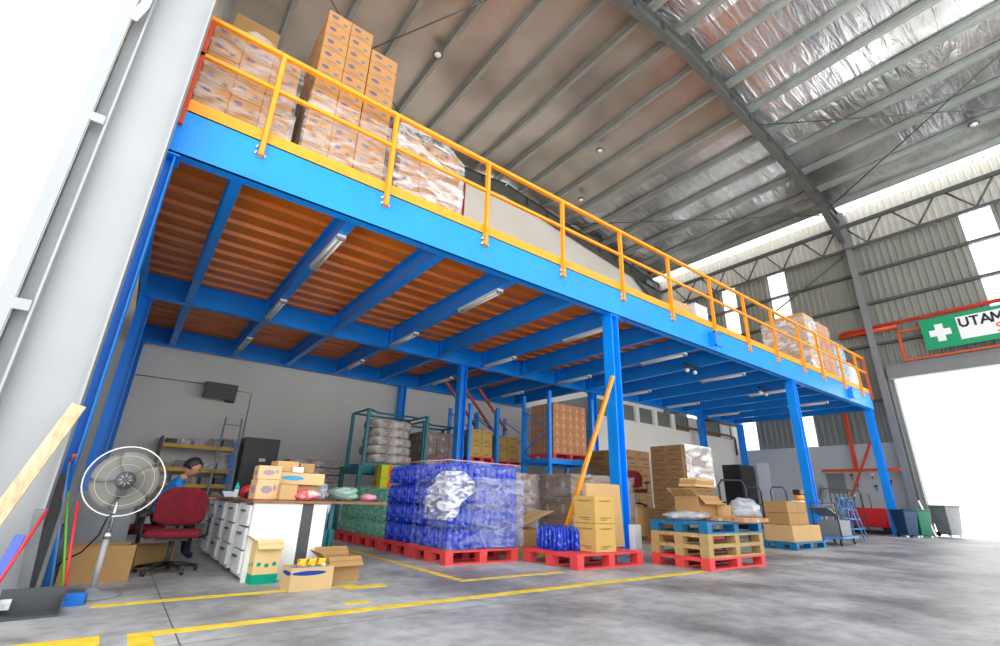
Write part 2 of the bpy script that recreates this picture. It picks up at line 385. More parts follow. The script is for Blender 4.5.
wall_right = struct(we.build('wall_right', M['cladding']))
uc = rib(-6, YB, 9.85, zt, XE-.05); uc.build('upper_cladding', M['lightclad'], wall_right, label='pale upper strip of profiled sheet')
MB().box(XE-.02, XE+.18, 4.5, YB, 0, 2.8).build('masonry_base', M['wallwhite'], wall_right)
n = 8
for a, b in strips:
    o = rib(a, b, 6.6 if a < 1 else 2.8, 9.9).build('window_%d' % n, M['panel']); struct(o); n += 1
gz = MB()
for z in (6.1, 7.6, 8.8, 4.2):
    y0 = -6 if z > 5 else 4.6
    gz.box(XE-.2, XE-.045, y0, YB, z-.04, z+.04)
gz.build('girt', M['darksteel'], wall_right)
# door head: grey housing and jamb
dh = MB(); dh.box(XE-.35, XE-.03, -6, 4.5, 4.8, 5.15); dh.box(XE-.28, XE-.06, -6, 4.5, 5.15, 5.28)
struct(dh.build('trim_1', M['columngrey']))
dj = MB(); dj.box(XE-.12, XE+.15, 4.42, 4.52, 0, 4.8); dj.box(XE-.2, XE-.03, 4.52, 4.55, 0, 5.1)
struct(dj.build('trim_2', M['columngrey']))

# roof: foil between purlins, skylight strips, purlins
def roof_panel(x0, x1, ya, yb, name, m, dz=.2):
    b = MB(); ny = 14; nx = max(2, int((x1-x0)/.4)); vs = []
    for i in range(nx+1):
        for j in range(ny+1):
            x = x0+(x1-x0)*i/nx; y = ya+(yb-ya)*j/ny
            vs.append((x, y, zr(x)+dz))
    b.add(vs, [(i*(ny+1)+j, i*(ny+1)+j+1, (i+1)*(ny+1)+j+1, (i+1)*(ny+1)+j) for i in range(nx) for j in range(ny)])
    return b.build(name, m)
ceiling = struct(roof_panel(-1.1, 13.6, 4.78, YB+.1, 'ceiling', M['foildull']))
for args in ((13.6, 19.2, 4.78, YB+.1), (-1.1, 19.2, -6, 4.78), (19.85, XE+.3, -6, YB+.1)):
    o = roof_panel(*args, 'lining', M['foil']); o.parent = ceiling; o['label'] = 'shiny silver foil roof lining'
s1 = roof_panel(19.2, 19.85, -6, YB+.1, 'skylight', M['skylight']); s1.parent = ceiling; s1['label'] = 'white translucent skylight strip'
# second, shorter sheet lit from outside near the front
px = -.55
purl = []
while px < XE+.1:
    z = zr(px); b = MB()
    b.box(px-.012, px+.012, -6, YB, z+.014, z+.176); b.box(px-.012, px+.1, -6, YB, z, z+.014); b.box(px+.085, px+.1, -6, YB, z+.014, z+.04); b.box(px-.075, px+.0, -6, YB, z+.176, z+.19)
    b.build('purlin', M['galv'], ceiling); purl.append(px); px += 1.235
# rafters (portal frames)
def frame(y, label, group=None):
    t = thing('portal_frame', label, 'steel frame', (0, y, 0), group=group)
    D = .46
    for s_, xa, xb, nm in ((0, -.9, RX, 'rafter'), (1, RX, XE-.15, 'rafter')):
        b = MB(); za, zb = zr(xa)-.02, zr(xb)-.02
        b.ibeam((xa, 0, za-D/2), (xb, 0, zb-D/2), .2, D, .02, .014)
        n = 9
        for i in range(1, n):      # web stiffeners
            x = xa+(xb-xa)*i/n; zz = zr(x)-.02
            b.box(x-.006, x+.006, -.09, .09, zz-D+.02, zz-.02)
        b.build(nm, M['darksteel'], t)
    b = MB()                        # haunch near the end wall
    b.prism([(18.1, zr(18.1)-.5), (XE-.2, zr(XE)-.5), (XE-.2, zr(XE)-1.25), (XE-.55, zr(XE)-1.25)], 1, -.007, .007)
    b.ibeam((18.0, 0, zr(18)-.53), (XE-.45, 0, zr(XE)-1.26), .2, .03)
    b.build('haunch', M['darksteel'], t)
    cy = -.13 if y < 6 else 0
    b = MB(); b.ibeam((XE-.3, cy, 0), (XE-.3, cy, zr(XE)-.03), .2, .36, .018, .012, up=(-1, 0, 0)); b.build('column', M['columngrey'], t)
    return t
frame(4.78, 'dark steel portal rafter crossing the hall overhead and down beside the big doorway')
frame(12.95, 'dark steel rafter running along the top of the beige back wall')
# near grey column and door guide at left
gc = thing('steel_column', 'tall light grey steel column at left edge, planks and brooms leaning on it', 'column', (-.55, 4.55, 0))
MB().box(-.2, .2, .055, .07, 0, 11.4).build('web', M['greysteel'], gc)
MB().box(.2, .215, -.06, .19, 0, 11.4).build('flange', M['greysteel'], gc)
MB().box(-.215, -.2, -.06, .19, 0, 11.4).build('flange', M['greysteel'], gc)
gg = thing('door_guide', 'light grey vertical door track with slots beside the bright opening', 'door track', (-.86, 4.5, 0))
b = MB(); b.box(-.09, 0, -.02, .0, 0, 11.4); b.box(-.09, -.075, 0, .16, 0, 11.4); b.build('outer_plate', M['greysteel'], gg)
MB().box(0, .09, .1, .115, 0, 11.4).build('inner_plate', M['greysteel'], gg)
for k in range(6): MB().box(0, .09, -.02, -.008, .19+1.65*k, .27+1.65*k).build('tie_plate', M['greysteel'], gg)
tb = MB(); tb.tube([(-.84, 4.44, 4.62), (-.80, 4.44, 4.8), (-.79, 4.44, 5.4)], .035); o = tb.build('wrapped_bracket', M['bagwhite']); tag(o, 'white wrapped pipe bracket near the top of the left column', 'bracket')

# eaves truss along the end wall
tr = thing('eaves_truss', 'dark zigzag lattice truss running high along the end wall', 'truss', (19.55, 0, 0))
MB().box(-.04, .04, -5.8, YB-.45, 9.70, 9.79).build('bottom_chord', M['darksteel'], tr); MB().box(-.05, .05, -5.8, YB-.45, 10.6, 10.74).build('top_chord', M['darksteel'], tr)
yy = 8.4+1.45*2; 
while yy > -4.9:
    for s_ in (-1, 1):
        MB().tube([(0, yy, 9.78), (0, yy+s_*.56, 10.6)], .032, 6).build('web_bar', M['darksteel'], tr)
    yy -= 1.45
# bracing rods under the roof
def rod(a, b, label, r=.022):
    o = MB().tube([a, b], r, 6).build('bracing_rod', M['darksteel']); return tag(o, label, 'bracing rod')
rod((13.2, 12.8, zr(13.2)-.12), (19.4, 4.9, zr(19.4)-.12), 'dark diagonal rod under the roof left of the rafter')
rod((18.9, 4.7, zr(18.9)-.12), (14.4, -2.2, zr(14.4)-.12), 'dark diagonal rod under the roof right of the rafter, rising to the upper right')
rod((13.6, 4.7, zr(13.6)-.12), (18.9, -1.8, zr(18.9)-.12), 'dark diagonal rod under the roof right of the rafter, crossing the other')
rod((.2, 8.0, zr(.2)-.1), (6.0, 12.9, zr(6)-.1), 'dark diagonal rod under the roof above the tall carton stacks')
rod((5.4, 5.2, zr(5.4)-.1), (.9, 12.9, zr(.9)-.1), 'dark diagonal rod crossing above the tall carton stacks')
rod((19.75, 7.57, 8.2), (19.75, 4.9, 9.6), 'dark diagonal strut on the end wall beside the long steel column', .03)
# round ceiling lamps
def lamp(x, y, label):
    z = zr(x)-.01; t = thing('round_ceiling_lamp', label, 'lamp', (x, y, z))
    MB().lathe([(.12, 0), (.14, -.02), (.14, -.06), (.11, -.07)], n=18).build('rim', M['darksteel'], t)
    MB().lathe([(.10, -.065), (.08, -.09), (.001, -.10)], n=18).build('cover', M['lampglass'], t)
lamp(4.29, 8.95, 'round white lamp on a purlin above the third wrapped stack')
lamp(11.0, 9.0, 'round white lamp on a purlin, the upper of two in mid ceiling')
lamp(12.45, 11.3, 'small round white lamp on a purlin, the lower of two in mid ceiling')
lamp(17.8, .5, 'round lamp under the shiny roof lining at far right')

# ------------------------------------------------------------------ mezzanine platform
mz = thing('mezzanine_platform', 'large blue steel platform with orange deck spanning the left side of the hall', 'platform', (0, 0, 0))
ZB = 3.753; ZT = 4.288; X0 = -.46; X1 = 19.05
b = MB(); b.box(X0, X1, 4.93, 4.945, ZB, ZT-.02); b.box(X0, X1, 4.93, 5.06, ZB, ZB+.014); b.box(X0, X1, 4.93, 5.06, ZT-.034, ZT-.02)
b.build('front_beam', M['blue'], mz)
b = MB(); b.ibeam((X0, 9.59, ZB+.2), (X1+.6, 9.59, ZB+.2), .14, .4); b.build('middle_beam', M['blue'], mz)
b = MB(); b.ibeam((X0, 12.9, ZB+.2), (10.85, 12.9, ZB+.2), .14, .4); b.build('back_beam', M['blue'], mz)
b = MB(); b.box(X0, X0+.015, 4.945, 12.9, ZB, ZT-.02); b.box(X0, X0+.1, 4.945, 12.9, ZB, ZB+.014); b.build('side_beam', M['blue'], mz)
b = MB(); b.box(X1-.015, X1, 4.945, 9.6, ZB, ZT-.02); b.box(X1-.1, X1, 4.945, 9.6, ZB, ZB+.014); b.build('side_beam', M['blue'], mz)
jx = .27; js = []
while jx < X1-.3: js.append(jx); jx += 1.262
me_j = None
for x in js:
    b = MB(); b.ibeam((x, 4.95, ZB+.20), (x, 9.52, ZB+.20), .115, .36, .012, .01)
    for k in range(7): 
        b.box(x-.055, x+.055, 5.1+k*.7, 5.106+k*.7, ZB+.04, ZB+.36) if k in (0, 6) else None
    b.build('joist', M['blue'], mz)
    if x < 10.6:
        b = MB(); b.ibeam((x, 9.66, ZB+.20), (x, 12.83, ZB+.20), .115, .36, .012, .01); b.build('joist', M['blue'], mz)
# corrugated decking, ribs run along X
def decking(y0, y1, x0, x1):
    m = MB(); pts = []; y = y0
    while y < y1:
        for dy, dz in ((0, 0), (.17, 0), (.195, .055), (.335, .055), (.36, 0)):
            if y+dy <= y1: pts.append((y+dy, 4.16+dz))
        y += .37
    n = len(pts); vs = [(x, py, pz) for x in (x0, x1) for py, pz in pts]
    m.add(vs, [(i, n+i, n+i+1, i+1) for i in range(n-1)])
    m.box(x0, x1, y0, y1, 4.218, 4.26)
    return m
decking(4.96, 9.6, X0+.02, X1-.02).build('decking', M['deck'], mz)
decking(9.6, 13.0, X0+.02, 10.85).build('decking', M['deck'], mz)
def column(x, y, z=ZB, w=.2):
    b = MB(); b.ibeam((x, y, 0), (x, y, z), w, w*.9, .014, .012, up=(1, 0, 0)); b.box(x-.15, x+.15, y-.15, y+.15, 0, .018); b.box(x-.12, x+.12, y-.12, y+.12, z-.02, z)
    b.build('column', M['blue'], mz)
for x, y in ((-.37, 5.06), (6.2, 5.06), (13.22, 5.06), (18.9, 5.06), (-.33, 9.59), (6.08, 9.59), (10.73, 9.59), (16.6, 9.59), (19.45, 9.59), (-.33, 12.88), (6.1, 12.88)): column(x, y)
# bolted splice plates at the left corner
b = MB()
for dx in (0, .05):
    for k in range(6): b.lathe([(.012, 0), (.012, .014)], (X0+.06+dx, 4.93, 3.88+k*.065), 6, Matrix.Rotation(PI/2, 4, 'X'))
b.build('splice_bolts', M['chrome'], mz)
# guard rail
gr = thing('guard_rail', 'yellow-orange steel guard rail with kick plate along the platform edge', 'railing', (0, 4.9, 0))
posts = [.407, 1.849, 3.373, 4.918, 6.414, 7.917, 9.483, 10.96, 12.391, 13.921, 15.18, 16.742, 18.188]
pz0, pz1 = 4.06, 5.48
pm = MB(); pm.box(-.028, .028, -.028, -.02, pz0, pz1); pm.box(-.028, -.02, -.028, .03, pz0, pz1); pm.box(.02, .028, -.028, .03, pz0, pz1)
pm.box(-.028, .028, -.028, .03, pz0, pz0+.01); pm_mesh = pm.mesh('post')
bm = MB()
for dx, dz in ((-.05, .11), (-.05, .03), (.045, .02)): bm.lathe([(.016, 0), (.016, .02), (.008, .02), (.008, .045)], (dx, .03, pz0+dz), 6, Matrix.Rotation(PI/2, 4, 'X'))
bm_mesh = bm.mesh('bolt')
for x in posts:
    p = bpy.data.objects.new('post', pm_mesh); C.objects.link(p); p.parent = gr; p.location = (x, -.0, 0)
    q = bpy.data.objects.new('bracket_bolts', bm_mesh); C.objects.link(q); q.parent = p
pm_mesh.materials.append(M['orange']); bm_mesh.materials.append(M['chrome'])
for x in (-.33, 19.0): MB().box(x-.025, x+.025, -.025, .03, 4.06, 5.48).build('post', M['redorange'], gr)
MB().box(-.35, 19.02, -.03, .03, 5.455, 5.505).build('top_rail', M['orange'], gr)
MB().box(-.35, 19.02, -.025, .02, 4.95, 4.992).build('mid_rail', M['orange'], gr)
b = MB(); b.box(-.35, 19.02, .032, .042, 4.275, 4.415); b.box(-.35, 19.02, .042, .07, 4.405, 4.415); b.build('kick_plate', M['orange'], gr)
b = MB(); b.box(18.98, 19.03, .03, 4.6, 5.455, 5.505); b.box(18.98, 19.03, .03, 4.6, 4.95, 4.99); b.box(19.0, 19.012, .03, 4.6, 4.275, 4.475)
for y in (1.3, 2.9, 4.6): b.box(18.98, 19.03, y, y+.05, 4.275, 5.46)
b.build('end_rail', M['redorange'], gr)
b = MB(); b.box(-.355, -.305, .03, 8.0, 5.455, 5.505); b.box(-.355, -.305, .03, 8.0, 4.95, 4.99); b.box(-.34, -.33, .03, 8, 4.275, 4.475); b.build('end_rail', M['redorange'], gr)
# step bracket on the beam near the far end
for x, lab in ((9.25, 'blue bracket frame bolted on the platform beam between guard rail posts'), (16.9, 'blue ladder bracket on the platform beam near its far end')):
    b = MB(); b.box(x, x+.03, 4.8, 4.925, 3.82, 4.14); b.box(x, x+.28, 4.8, 4.83, 4.11, 4.14); b.box(x, x+.28, 4.8, 4.83, 3.82, 3.85); o = b.build('beam_bracket', M['blue']); tag(o, lab, 'bracket')
# fluorescent battens
def batten(x, y, label, L_=1.2, group='fluorescent battens under the platform'):
    t = thing('fluorescent_lamp', label, 'lamp', (x, y, ZB+.018), group=group)
    MB().box(-.055, .055, -L_/2, L_/2, -.035, 0).build('housing', M['ivory'], t)
    for q in (-.03, .03): MB().tube([(q, -L_/2+.03, -.05), (q, L_/2-.03, -.05)], .014, 8).build('tube', M['tubeglass'], t)
    b = MB()
    for s_ in (-1, 1): MB().box(-.055, .055, s_*(L_/2-.015)-.015, s_*(L_/2-.015)+.015, -.07, -.035).build('end_cap', M['midgrey'], t)
    return t
for k, x in ((1, 'second'), (3, 'fourth'), (5, 'sixth'), (7, 'eighth'), (9, 'tenth'), (11, 'twelfth'), (13, 'fourteenth')):
    for y, w in ((6.0, 'front'), (8.75, 'rear')):
        batten(js[k], y, 'white fluorescent batten under the %s joist from the left, %s one of the pair' % (x, w), 1.15)
    if js[k] < 10: batten(js[k], 11.4, 'white fluorescent batten in the back bay under the %s joist from the left' % x, 1.0)
for x, lab in ((10.1, 'pair of small bulbs hanging under the platform right of the first front column'), (13.6, 'pair of small bulbs hanging under the platform by the second front column')):
    t = thing('hanging_bulbs', lab, 'lamp', (x, 5.9, ZB+.02))
    MB().box(-.3, .3, -.03, .03, -.04, 0).build('bracket', M['black'], t)
    for q in (-.22, .1): MB().tube([(q, 0, -.04), (q, 0, -.12)], .01, 6).build('stem', M['black'], t); MB().sphere((q, 0, -.16), .05, 12, 8).build('bulb', M['lampglass'], t)
# wall fittings on the back wall
t = thing('wall_speaker', 'black box speaker mounted on the back wall above the shelving', 'speaker', (1.45, 12.98, 2.9))
MB().box(-.33, .33, -.22, .1, -.17, .19, Matrix.Rotation(.12, 4, 'X')).build('cabinet', M['black'], t)
b = MB()
for k in range(9): b.box(-.29, .29, -.24, -.222, -.14+k*.035, -.13+k*.035, Matrix.Rotation(.12, 4, 'X'))
b.build('grille', M['darkgrey'], t)
MB().box(.15, .35, -.03, .11, -.22, -.17).build('bracket', M['darkgrey'], t)
# sprinkler / pipes on end wall
pp = thing('fire_pipe', 'thick red pipe along the end wall above the sign', 'pipe', (19.6, 0, 0))
MB().tube([(0, 5.5, 6.62), (0, -6, 6.75)], .06, 12).build('pipe', M['redpipe'], pp); MB().tube([(.12, 5.6, 6.58), (.12, 3.9, 6.58)], .11, 12).build('coupling', M['redorange'], pp)
op = MB(); op.box(19.62, 19.68, -6, 3.95, 5.3, 5.36); op.box(19.62, 19.68, 3.88, 3.96, 5.36, 6.3); op.box(19.62, 19.68, -6, 3.95, 6.28, 6.34)
o = op.build('sign_frame', M['redorange']); tag(o, 'orange rectangular steel frame on the end wall around the safety sign', 'frame')
cb = thing('orange_bracing', 'orange-red steel post and cross bar on the end wall by the last platform column', 'bracing', (19.55, 0, 0))
MB().box(-.04, .04, 5.88, 6.0, 1.95, 3.95).build('post', M['redorange'], cb); MB().box(-.04, .04, 4.75, 6.98, 1.88, 1.97).build('cross_bar', M['redorange'], cb)
MB().obox((0, 5.3, 2.95), (0, 6.25, 1.1), .07, .05, up=(1, 0, 0)).build('diagonal', M['redorange'], cb)
# sign
sg = thing('safety_sign', 'green and white safety sign with a white cross above the doorway', 'sign', (19.5, 3.3, 5.5))
MB().box(0, .03, -3.2, 0, 0, 1.0).build('board', M['signgreen'], sg)
MB().box(-.006, 0, -3.0, -.86, .17, .88).build('white_panel', M['signwhite'], sg)
b = MB(); b.prism([(-.69, .4), (-.53, .4), (-.53, .22), (-.33, .22), (-.33, .4), (-.17, .4), (-.17, .6), (-.33, .6), (-.33, .78), (-.53, .78), (-.53, .6), (-.69, .6)], 0, -.008, -.001); b.build('cross', M['signwhite'], sg)
def text(s_, name, size, m, parent, loc):
    cu = bpy.data.curves.new(name, 'FONT'); cu.body = s_; cu.size = size; cu.extrude = .003; cu.offset = .005; cu.space_character = 1.08
    o = bpy.data.objects.new('tmp', cu); C.objects.link(o); bpy.context.view_layer.update()
    dg = bpy.context.evaluated_depsgraph_get(); me = bpy.data.meshes.new_from_object(o.evaluated_get(dg)); bpy.data.objects.remove(o)
    me.transform(Matrix.Rotation(-PI/2, 4, 'Z') @ Matrix.Rotation(PI/2, 4, 'X'))
    me.materials.clear(); me.materials.append(m)
    q = bpy.data.objects.new(name, me); C.objects.link(q); q.parent = parent; q.location = loc; return q
hh = .25; tk = .055
LET = {'U': [[(0, hh), (0, .06), (.05, 0), (.13, 0), (.18, .06), (.18, hh)]], 'T': [[(.0, hh), (.17, hh)], [(.085, hh), (.085, -.02)]],
       'A': [[(-.01, -.02), (.1, hh), (.21, -.02)], [(.04, .07), (.16, .07)]], 'M': [[(0, -.02), (.02, hh), (.12, .06), (.22, hh), (.24, -.02)]]}
s0 = .93
for n_, ch in enumerate('UTAM'):
    b = MB()
    for st in LET[ch]:
        for (p, q), (p2, q2) in zip(st, st[1:]):
            d = Vector((p2-p, q2-q)).normalized(); w_ = Vector((-d.y, d.x))*tk/2; e_ = d*tk*.35
            P = [(Vector((p, q))-e_+w_), (Vector((p2, q2))+e_+w_), (Vector((p2, q2))+e_-w_), (Vector((p, q))-e_-w_)]
            b.prism([(-s0-v.x, .56+v.y) for v in P], 0, -.014, -.0065)
    b.build('letter', M['signtext'], sg); s0 += (.25, .23, .235, .26)[n_]
text('S', 'lettering', .42, M['signorange'], sg, (-.012, -1.66, .2))

# ------------------------------------------------------------------ pallets, cartons, film
def pallet(x, y, z, lx, ly, h, m, label, group=None):
    t = thing('pallet', label, 'pallet', (x, y, z), group=group)
    bw = .1
    b = MB(); nb = 7; w = ly/nb
    for k in range(nb): b.box(0, lx, k*w+.004, (k+1)*w-.004, h-.022, h)
    for k in range(3):
        xx = k*(lx-bw)/2; b.box(xx, xx+bw, 0, ly, h-.04, h-.022)
    b.build('top_deck', m, t)
    blk = MB().box(0, bw, 0, bw*1.15, .018, h-.04).mesh('block'); blk.materials.append(m)
    for i in range(3):
        for j in range(3):
            o = bpy.data.objects.new('block', blk); C.objects.link(o); o.parent = t; o.location = (i*(lx-bw)/2, j*(ly-bw*1.15)/2, 0)
    sk = MB().box(0, lx, 0, bw*1.1, 0, .018).mesh('bottom_board'); sk.materials.append(m)
    for j in range(3):
        o = bpy.data.objects.new('bottom_board', sk); C.objects.link(o); o.parent = t; o.location = (0, j*(ly-bw*1.1)/2, 0)
    return t
_cm = {}
def carton_obj(sx, sy, sz, m, loc, rz=0, name='carton'):
    key = (round(sx, 3), round(sy, 3), round(sz, 3), m.name)
    if key not in _cm:
        b = MB(); e = .004
        b.box(-sx/2, sx/2, -sy/2, sy/2, 0, sz)
        me = b.mesh('carton'); me.materials.append(m); _cm[key] = me
    o = bpy.data.objects.new(name, _cm[key]); C.objects.link(o); o.location = loc; o.rotation_euler = (0, 0, rz)
    bv = o.modifiers.new('b', 'BEVEL'); bv.width = .006; bv.segments = 1
    return o
def stack(x0, y0, z0, nx, ny, nz, sz3, m, label, group, cat='carton', gap=.006, top=None, jit=.006, hide=True, skip=lambda i, j, k: False):
    sx, sy, sz = sz3
    for k in range(nz):
        for i in range(nx):
            for j in range(ny):
                if hide and i > 0 and j > 0 and not (k == nz-1 and z0+nz*sz < .75): continue
                if skip(i, j, k): continue
                o = carton_obj(sx-gap, sy-gap, sz-.003, m, (x0+sx*(i+.5)+rnd(-jit, jit)*.3, y0+sy*(j+.5)+rnd(-jit, jit)*.3, z0+k*sz), rnd(-jit, jit))
                tag(o, label, cat, group)
def wrap(x0, x1, y0, y1, z0, z1, m, label, amp=.02, top=True, faces='nxps', cat='film', topz=None, off=.03, group=None):
    """stretch film: wrinkled shell round a stack"""
    x0 -= off; x1 += off; y0 -= off; y1 += off
    b = MB(); N_ = 10
    def grid(pf, nu, nv):
        vs = []
        for i in range(nu+1):
            for j in range(nv+1):
                p = Vector(pf(i/nu, j/nv)); n = noise.noise_vector(p*3.1)*amp
                vs.append(p+Vector((n.x, n.y, n.z*.6)))
        b.add(vs, [(i*(nv+1)+j, i*(nv+1)+j+1, (i+1)*(nv+1)+j+1, (i+1)*(nv+1)+j) for i in range(nu) for j in range(nv)], True)
    zt_ = topz or (lambda x, y: z1)
    grid(lambda u, v: (x0+(x1-x0)*u, y0, z0+(zt_(x0+(x1-x0)*u, y0)-z0)*v), N_, N_)
    grid(lambda u, v: (x0, y0+(y1-y0)*u, z0+(zt_(x0, y0+(y1-y0)*u)-z0)*v), N_, N_)
    grid(lambda u, v: (x1, y0+(y1-y0)*u, z0+(zt_(x1, y0+(y1-y0)*u)-z0)*v), N_, N_)
    if top: grid(lambda u, v: (x0+(x1-x0)*u, y0+(y1-y0)*v, zt_(x0+(x1-x0)*u, y0+(y1-y0)*v)), N_, N_)
    o = b.build('stretch_wrap', m); tag(o, label, cat, group); return o
def bottle_mesh(nx, ny, w, d, h, m):
    b = MB(); rx = w/nx/2; 
    for i in range(nx):
        for j in range(ny):
            r = min(rx, d/ny/2)*.98; c = (-w/2+(i+.5)*w/nx, -d/2+(j+.5)*d/ny, 0)
            b.lathe([(r*.8, 0), (r, .02*h), (r, .35*h), (r*.9, .4*h), (r, .45*h), (r, .68*h), (r*.75, .8*h), (r*.35, .9*h), (r*.35, h)], c, 10)
    me = b.mesh('bottles'); me.materials.append(m); return me
def pack_proto(w, d, h, m, fm):
    bt = bottle_mesh(4, 3, w, d, h*.97, m)
    f = MB(); vs = []; n = 24
    ring = []
    for k in range(n):
        t = 2*PI*k/n; cx, cy = math.cos(t), math.sin(t); q = max(abs(cx), abs(cy))**.75
        ring.append((cx/q*w*.503, cy/q*d*.503))
    lv = [(0, .97), (.12, 1), (.66, 1), (.86, .96), (.97, .9)]
    for z, s_ in lv:
        for x, y in ring: vs.append((x*s_, y*s_, z*h))
    fs = [(i*n+k, i*n+(k+1) % n, (i+1)*n+(k+1) % n, (i+1)*n+k) for i in range(len(lv)-1) for k in range(n)]; fs.append(tuple((len(lv)-1)*n+k for k in range(n)))
    f.add(vs, fs, True); fme = f.mesh('shrink_film'); fme.materials.append(fm)
    return bt, fme
def pack(protos, loc, label, group, rz=0):
    t = thing('bottle_pack', label, 'bottle pack', loc, rz, group)
    for nm, me in zip(('bottles', 'shrink_film'), protos):
        o = bpy.data.objects.new(nm, me); C.objects.link(o); o.parent = t
    return t

# ---- stretch of red pallets with bottle packs
red = ['red pallet at the front corner under the near blue bottle stack', 'red pallet under the far blue bottle stack', 'red pallet under the nearer green bottle stack', 'red pallet at the far end under the green bottles']
py = [4.89, 5.76, 6.63, 7.50]
for k in range(4): pallet(3.02, py[k], 0, 1.02, .84, .145, M['palletred'], red[k], 'red pallets in a row under the bottle packs')
PB = pack_proto(.325, .265, .235, M['bluepack'], M['filmblue'])
PG = pack_proto(.325, .265, .215, M['greenpack'], M['filmgreen'])
for p in range(2):
    for k in range(4):
        for i in range(3):
            for j in range(3):
                if i > 0 and k < 3 and not (p == 0 and j == 0): continue
                pack(PB, (3.05+.333*(i+.5)+rnd(-.004, .004), py[p]+.02+.268*(j+.5), .147+k*.237), 'blue shrink-wrapped bottle pack in the %s of the two tall blue stacks' % ('nearer' if p == 0 else 'farther'), 'blue bottle packs in the %s stack' % ('near' if p == 0 else 'far'))
for p in range(2):
    for k in range(3):
        for i in range(3):
            for j in range(3):
                if i > 0 and k < 2: continue
                pack(PG, (3.05+.333*(i+.5)+rnd(-.004, .004), py[2+p]+.02+.268*(j+.5), .147+k*.217), 'green shrink-wrapped bottle pack in the %s green stack left of the blue ones' % ('nearer' if p == 0 else 'farther'), 'green bottle packs in the %s stack' % ('near' if p == 0 else 'far'))
wrap(3.05, 4.05, 4.91, 5.71, .15, 1.11, film_mat('thin_film', .01, .2, scale=4), 'clear stretch film around the near blue bottle stack', .025, top=False)
wrap(3.05, 4.05, 6.65, 8.32, .15, .82, M['filmgreen'], 'pale film around the green bottle stacks', .03)
# white film bunched over the corner
def blob(name, loc, rx, ry, rz_, m, label, cat, amp=.25, seed=0, flat=0, freq=2.5, group=None):
    b = MB(); n, k = 22, 14; vs = []
    for i in range(k+1):
        for j in range(n):
            t = PI*i/k; a = 2*PI*j/n; p = Vector((math.sin(t)*math.cos(a), math.sin(t)*math.sin(a), -math.cos(t)))
            q = 1+amp*noise.noise(p*freq+Vector((seed, seed*.7, 0)))+amp*.4*noise.noise(p*freq*3+Vector((seed, 5, 0)))
            z = p.z*q*rz_
            if flat: z = max(z, -rz_*flat)
            vs.append((p.x*q*rx, p.y*q*ry, z))
    b.add(vs, [(i*n+j, i*n+(j+1) % n, (i+1)*n+(j+1) % n, (i+1)*n+j) for i in range(k) for j in range(n)], True)
    o = b.build(name, m, loc=loc); tag(o, label, cat, group); return o
def cornerbag():
    # sheet of white film folded round the corner X=3.02, Y=4.87
    b = MB(); nu, nv = 22, 16; vs = []
    prof_l = [.30, .34, .32, .28, .2, .1]; prof_r = [.2, .28, .34, .14, .12, .02]
    for j in range(nv+1):
        v = j/nv; z = .46+.52*v
        k = min(4.999, v*5); i0 = int(k); fr = k-i0
        L_ = prof_l[i0]*(1-fr)+prof_l[i0+1]*fr; R_ = (prof_r[::-1])[i0]*(1-fr)+(prof_r[::-1])[i0+1]*fr
        for i in range(nu+1):
            L2 = L_+.02*math.sin(v*23); R2_ = R_+.015*math.sin(v*17+1)
            s_ = -L2+(L2+R2_)*i/nu
            d = .05+.018*noise.noise(Vector((s_*8, z*6, 1.3)))+.01*math.sin(s_*40+z*9)
            if s_ < 0: p = (3.02-d, 4.88-s_*1.5, z)
            else: p = (3.02+s_, 4.88-d, z+.02*noise.noise(Vector((s_*8, z*3, 4))))
            vs.append(p)
    b.add(vs, [(j*(nu+1)+i, j*(nu+1)+i+1, (j+1)*(nu+1)+i+1, (j+1)*(nu+1)+i) for j in range(nv) for i in range(nu)], True)
    return b
o = cornerbag().build('plastic_sheet', film_mat('bunched_white_film', .1, 1, scale=6)); tag(o, 'crumpled white plastic sheet stuck to the corner of the near blue stack', 'plastic sheet')
so = o.modifiers.new('s', 'SOLIDIFY'); so.thickness = .006
o = MB().tube([(3.0, 6.5, 1.11), (3.0, 5.6, 1.115), (3.0, 4.88, 1.105), (3.5, 4.87, 1.10), (4.05, 4.87, 1.10)], .006, 6).build('strap', M['pink']); tag(o, 'thin pinkish strap along the top edge of the blue stacks', 'strap')
wrap(3.42, 4.05, 4.9, 5.2, .17, .93, film_mat('lavender_film', .12, .6, (.5, .52, .78), 5), 'hazy film over the right half of the near blue stack front', .02, top=False, off=.045)
# ---- second pallet with loose goods
pallet(4.12, 3.98, 0, 1.12, .9, .155, M['palletred'], 'red pallet holding small blue packs and two golden cartons')
PB2 = pack_proto(.2, .2, .26, M['bluepack'], M['filmblue'])
for i, (x, y) in enumerate([(4.28, 4.42), (4.49, 4.34), (4.28, 4.63), (4.49, 4.60)]):
    pack(PB2, (x, y, .157), 'small blue bottle pack on the red pallet beside the golden cartons', 'small blue packs beside the golden cartons')
for k, lab in ((0, 'golden carton with dark print, lower of the two on the red pallet'), (1, 'golden carton with dark print, upper of the two on the red pallet')):
    o = carton_obj(.34, .34, .30, M['cardgold'], (4.62, 4.17, .157+k*.303), 0); tag(o, lab, 'carton')
o = MB().box(-.33, .33, -.03, .03, 0, .76, Matrix.Rotation(-.05, 4, 'X')).build('flat_carton', M['cardlight'], loc=(5.1, 4.42, .16), bevel=.004); tag(o, 'large flat golden cardboard sheet standing behind the golden cartons', 'cardboard sheet')
o = MB().box(-.0, .2, -.04, .04, 0, .42).build('board_bundle', M['bagwhite'], loc=(5.62, 4.42, .0), rz=.2); tag(o, 'upright bundle of white boards left of the pallet tower', 'boards')
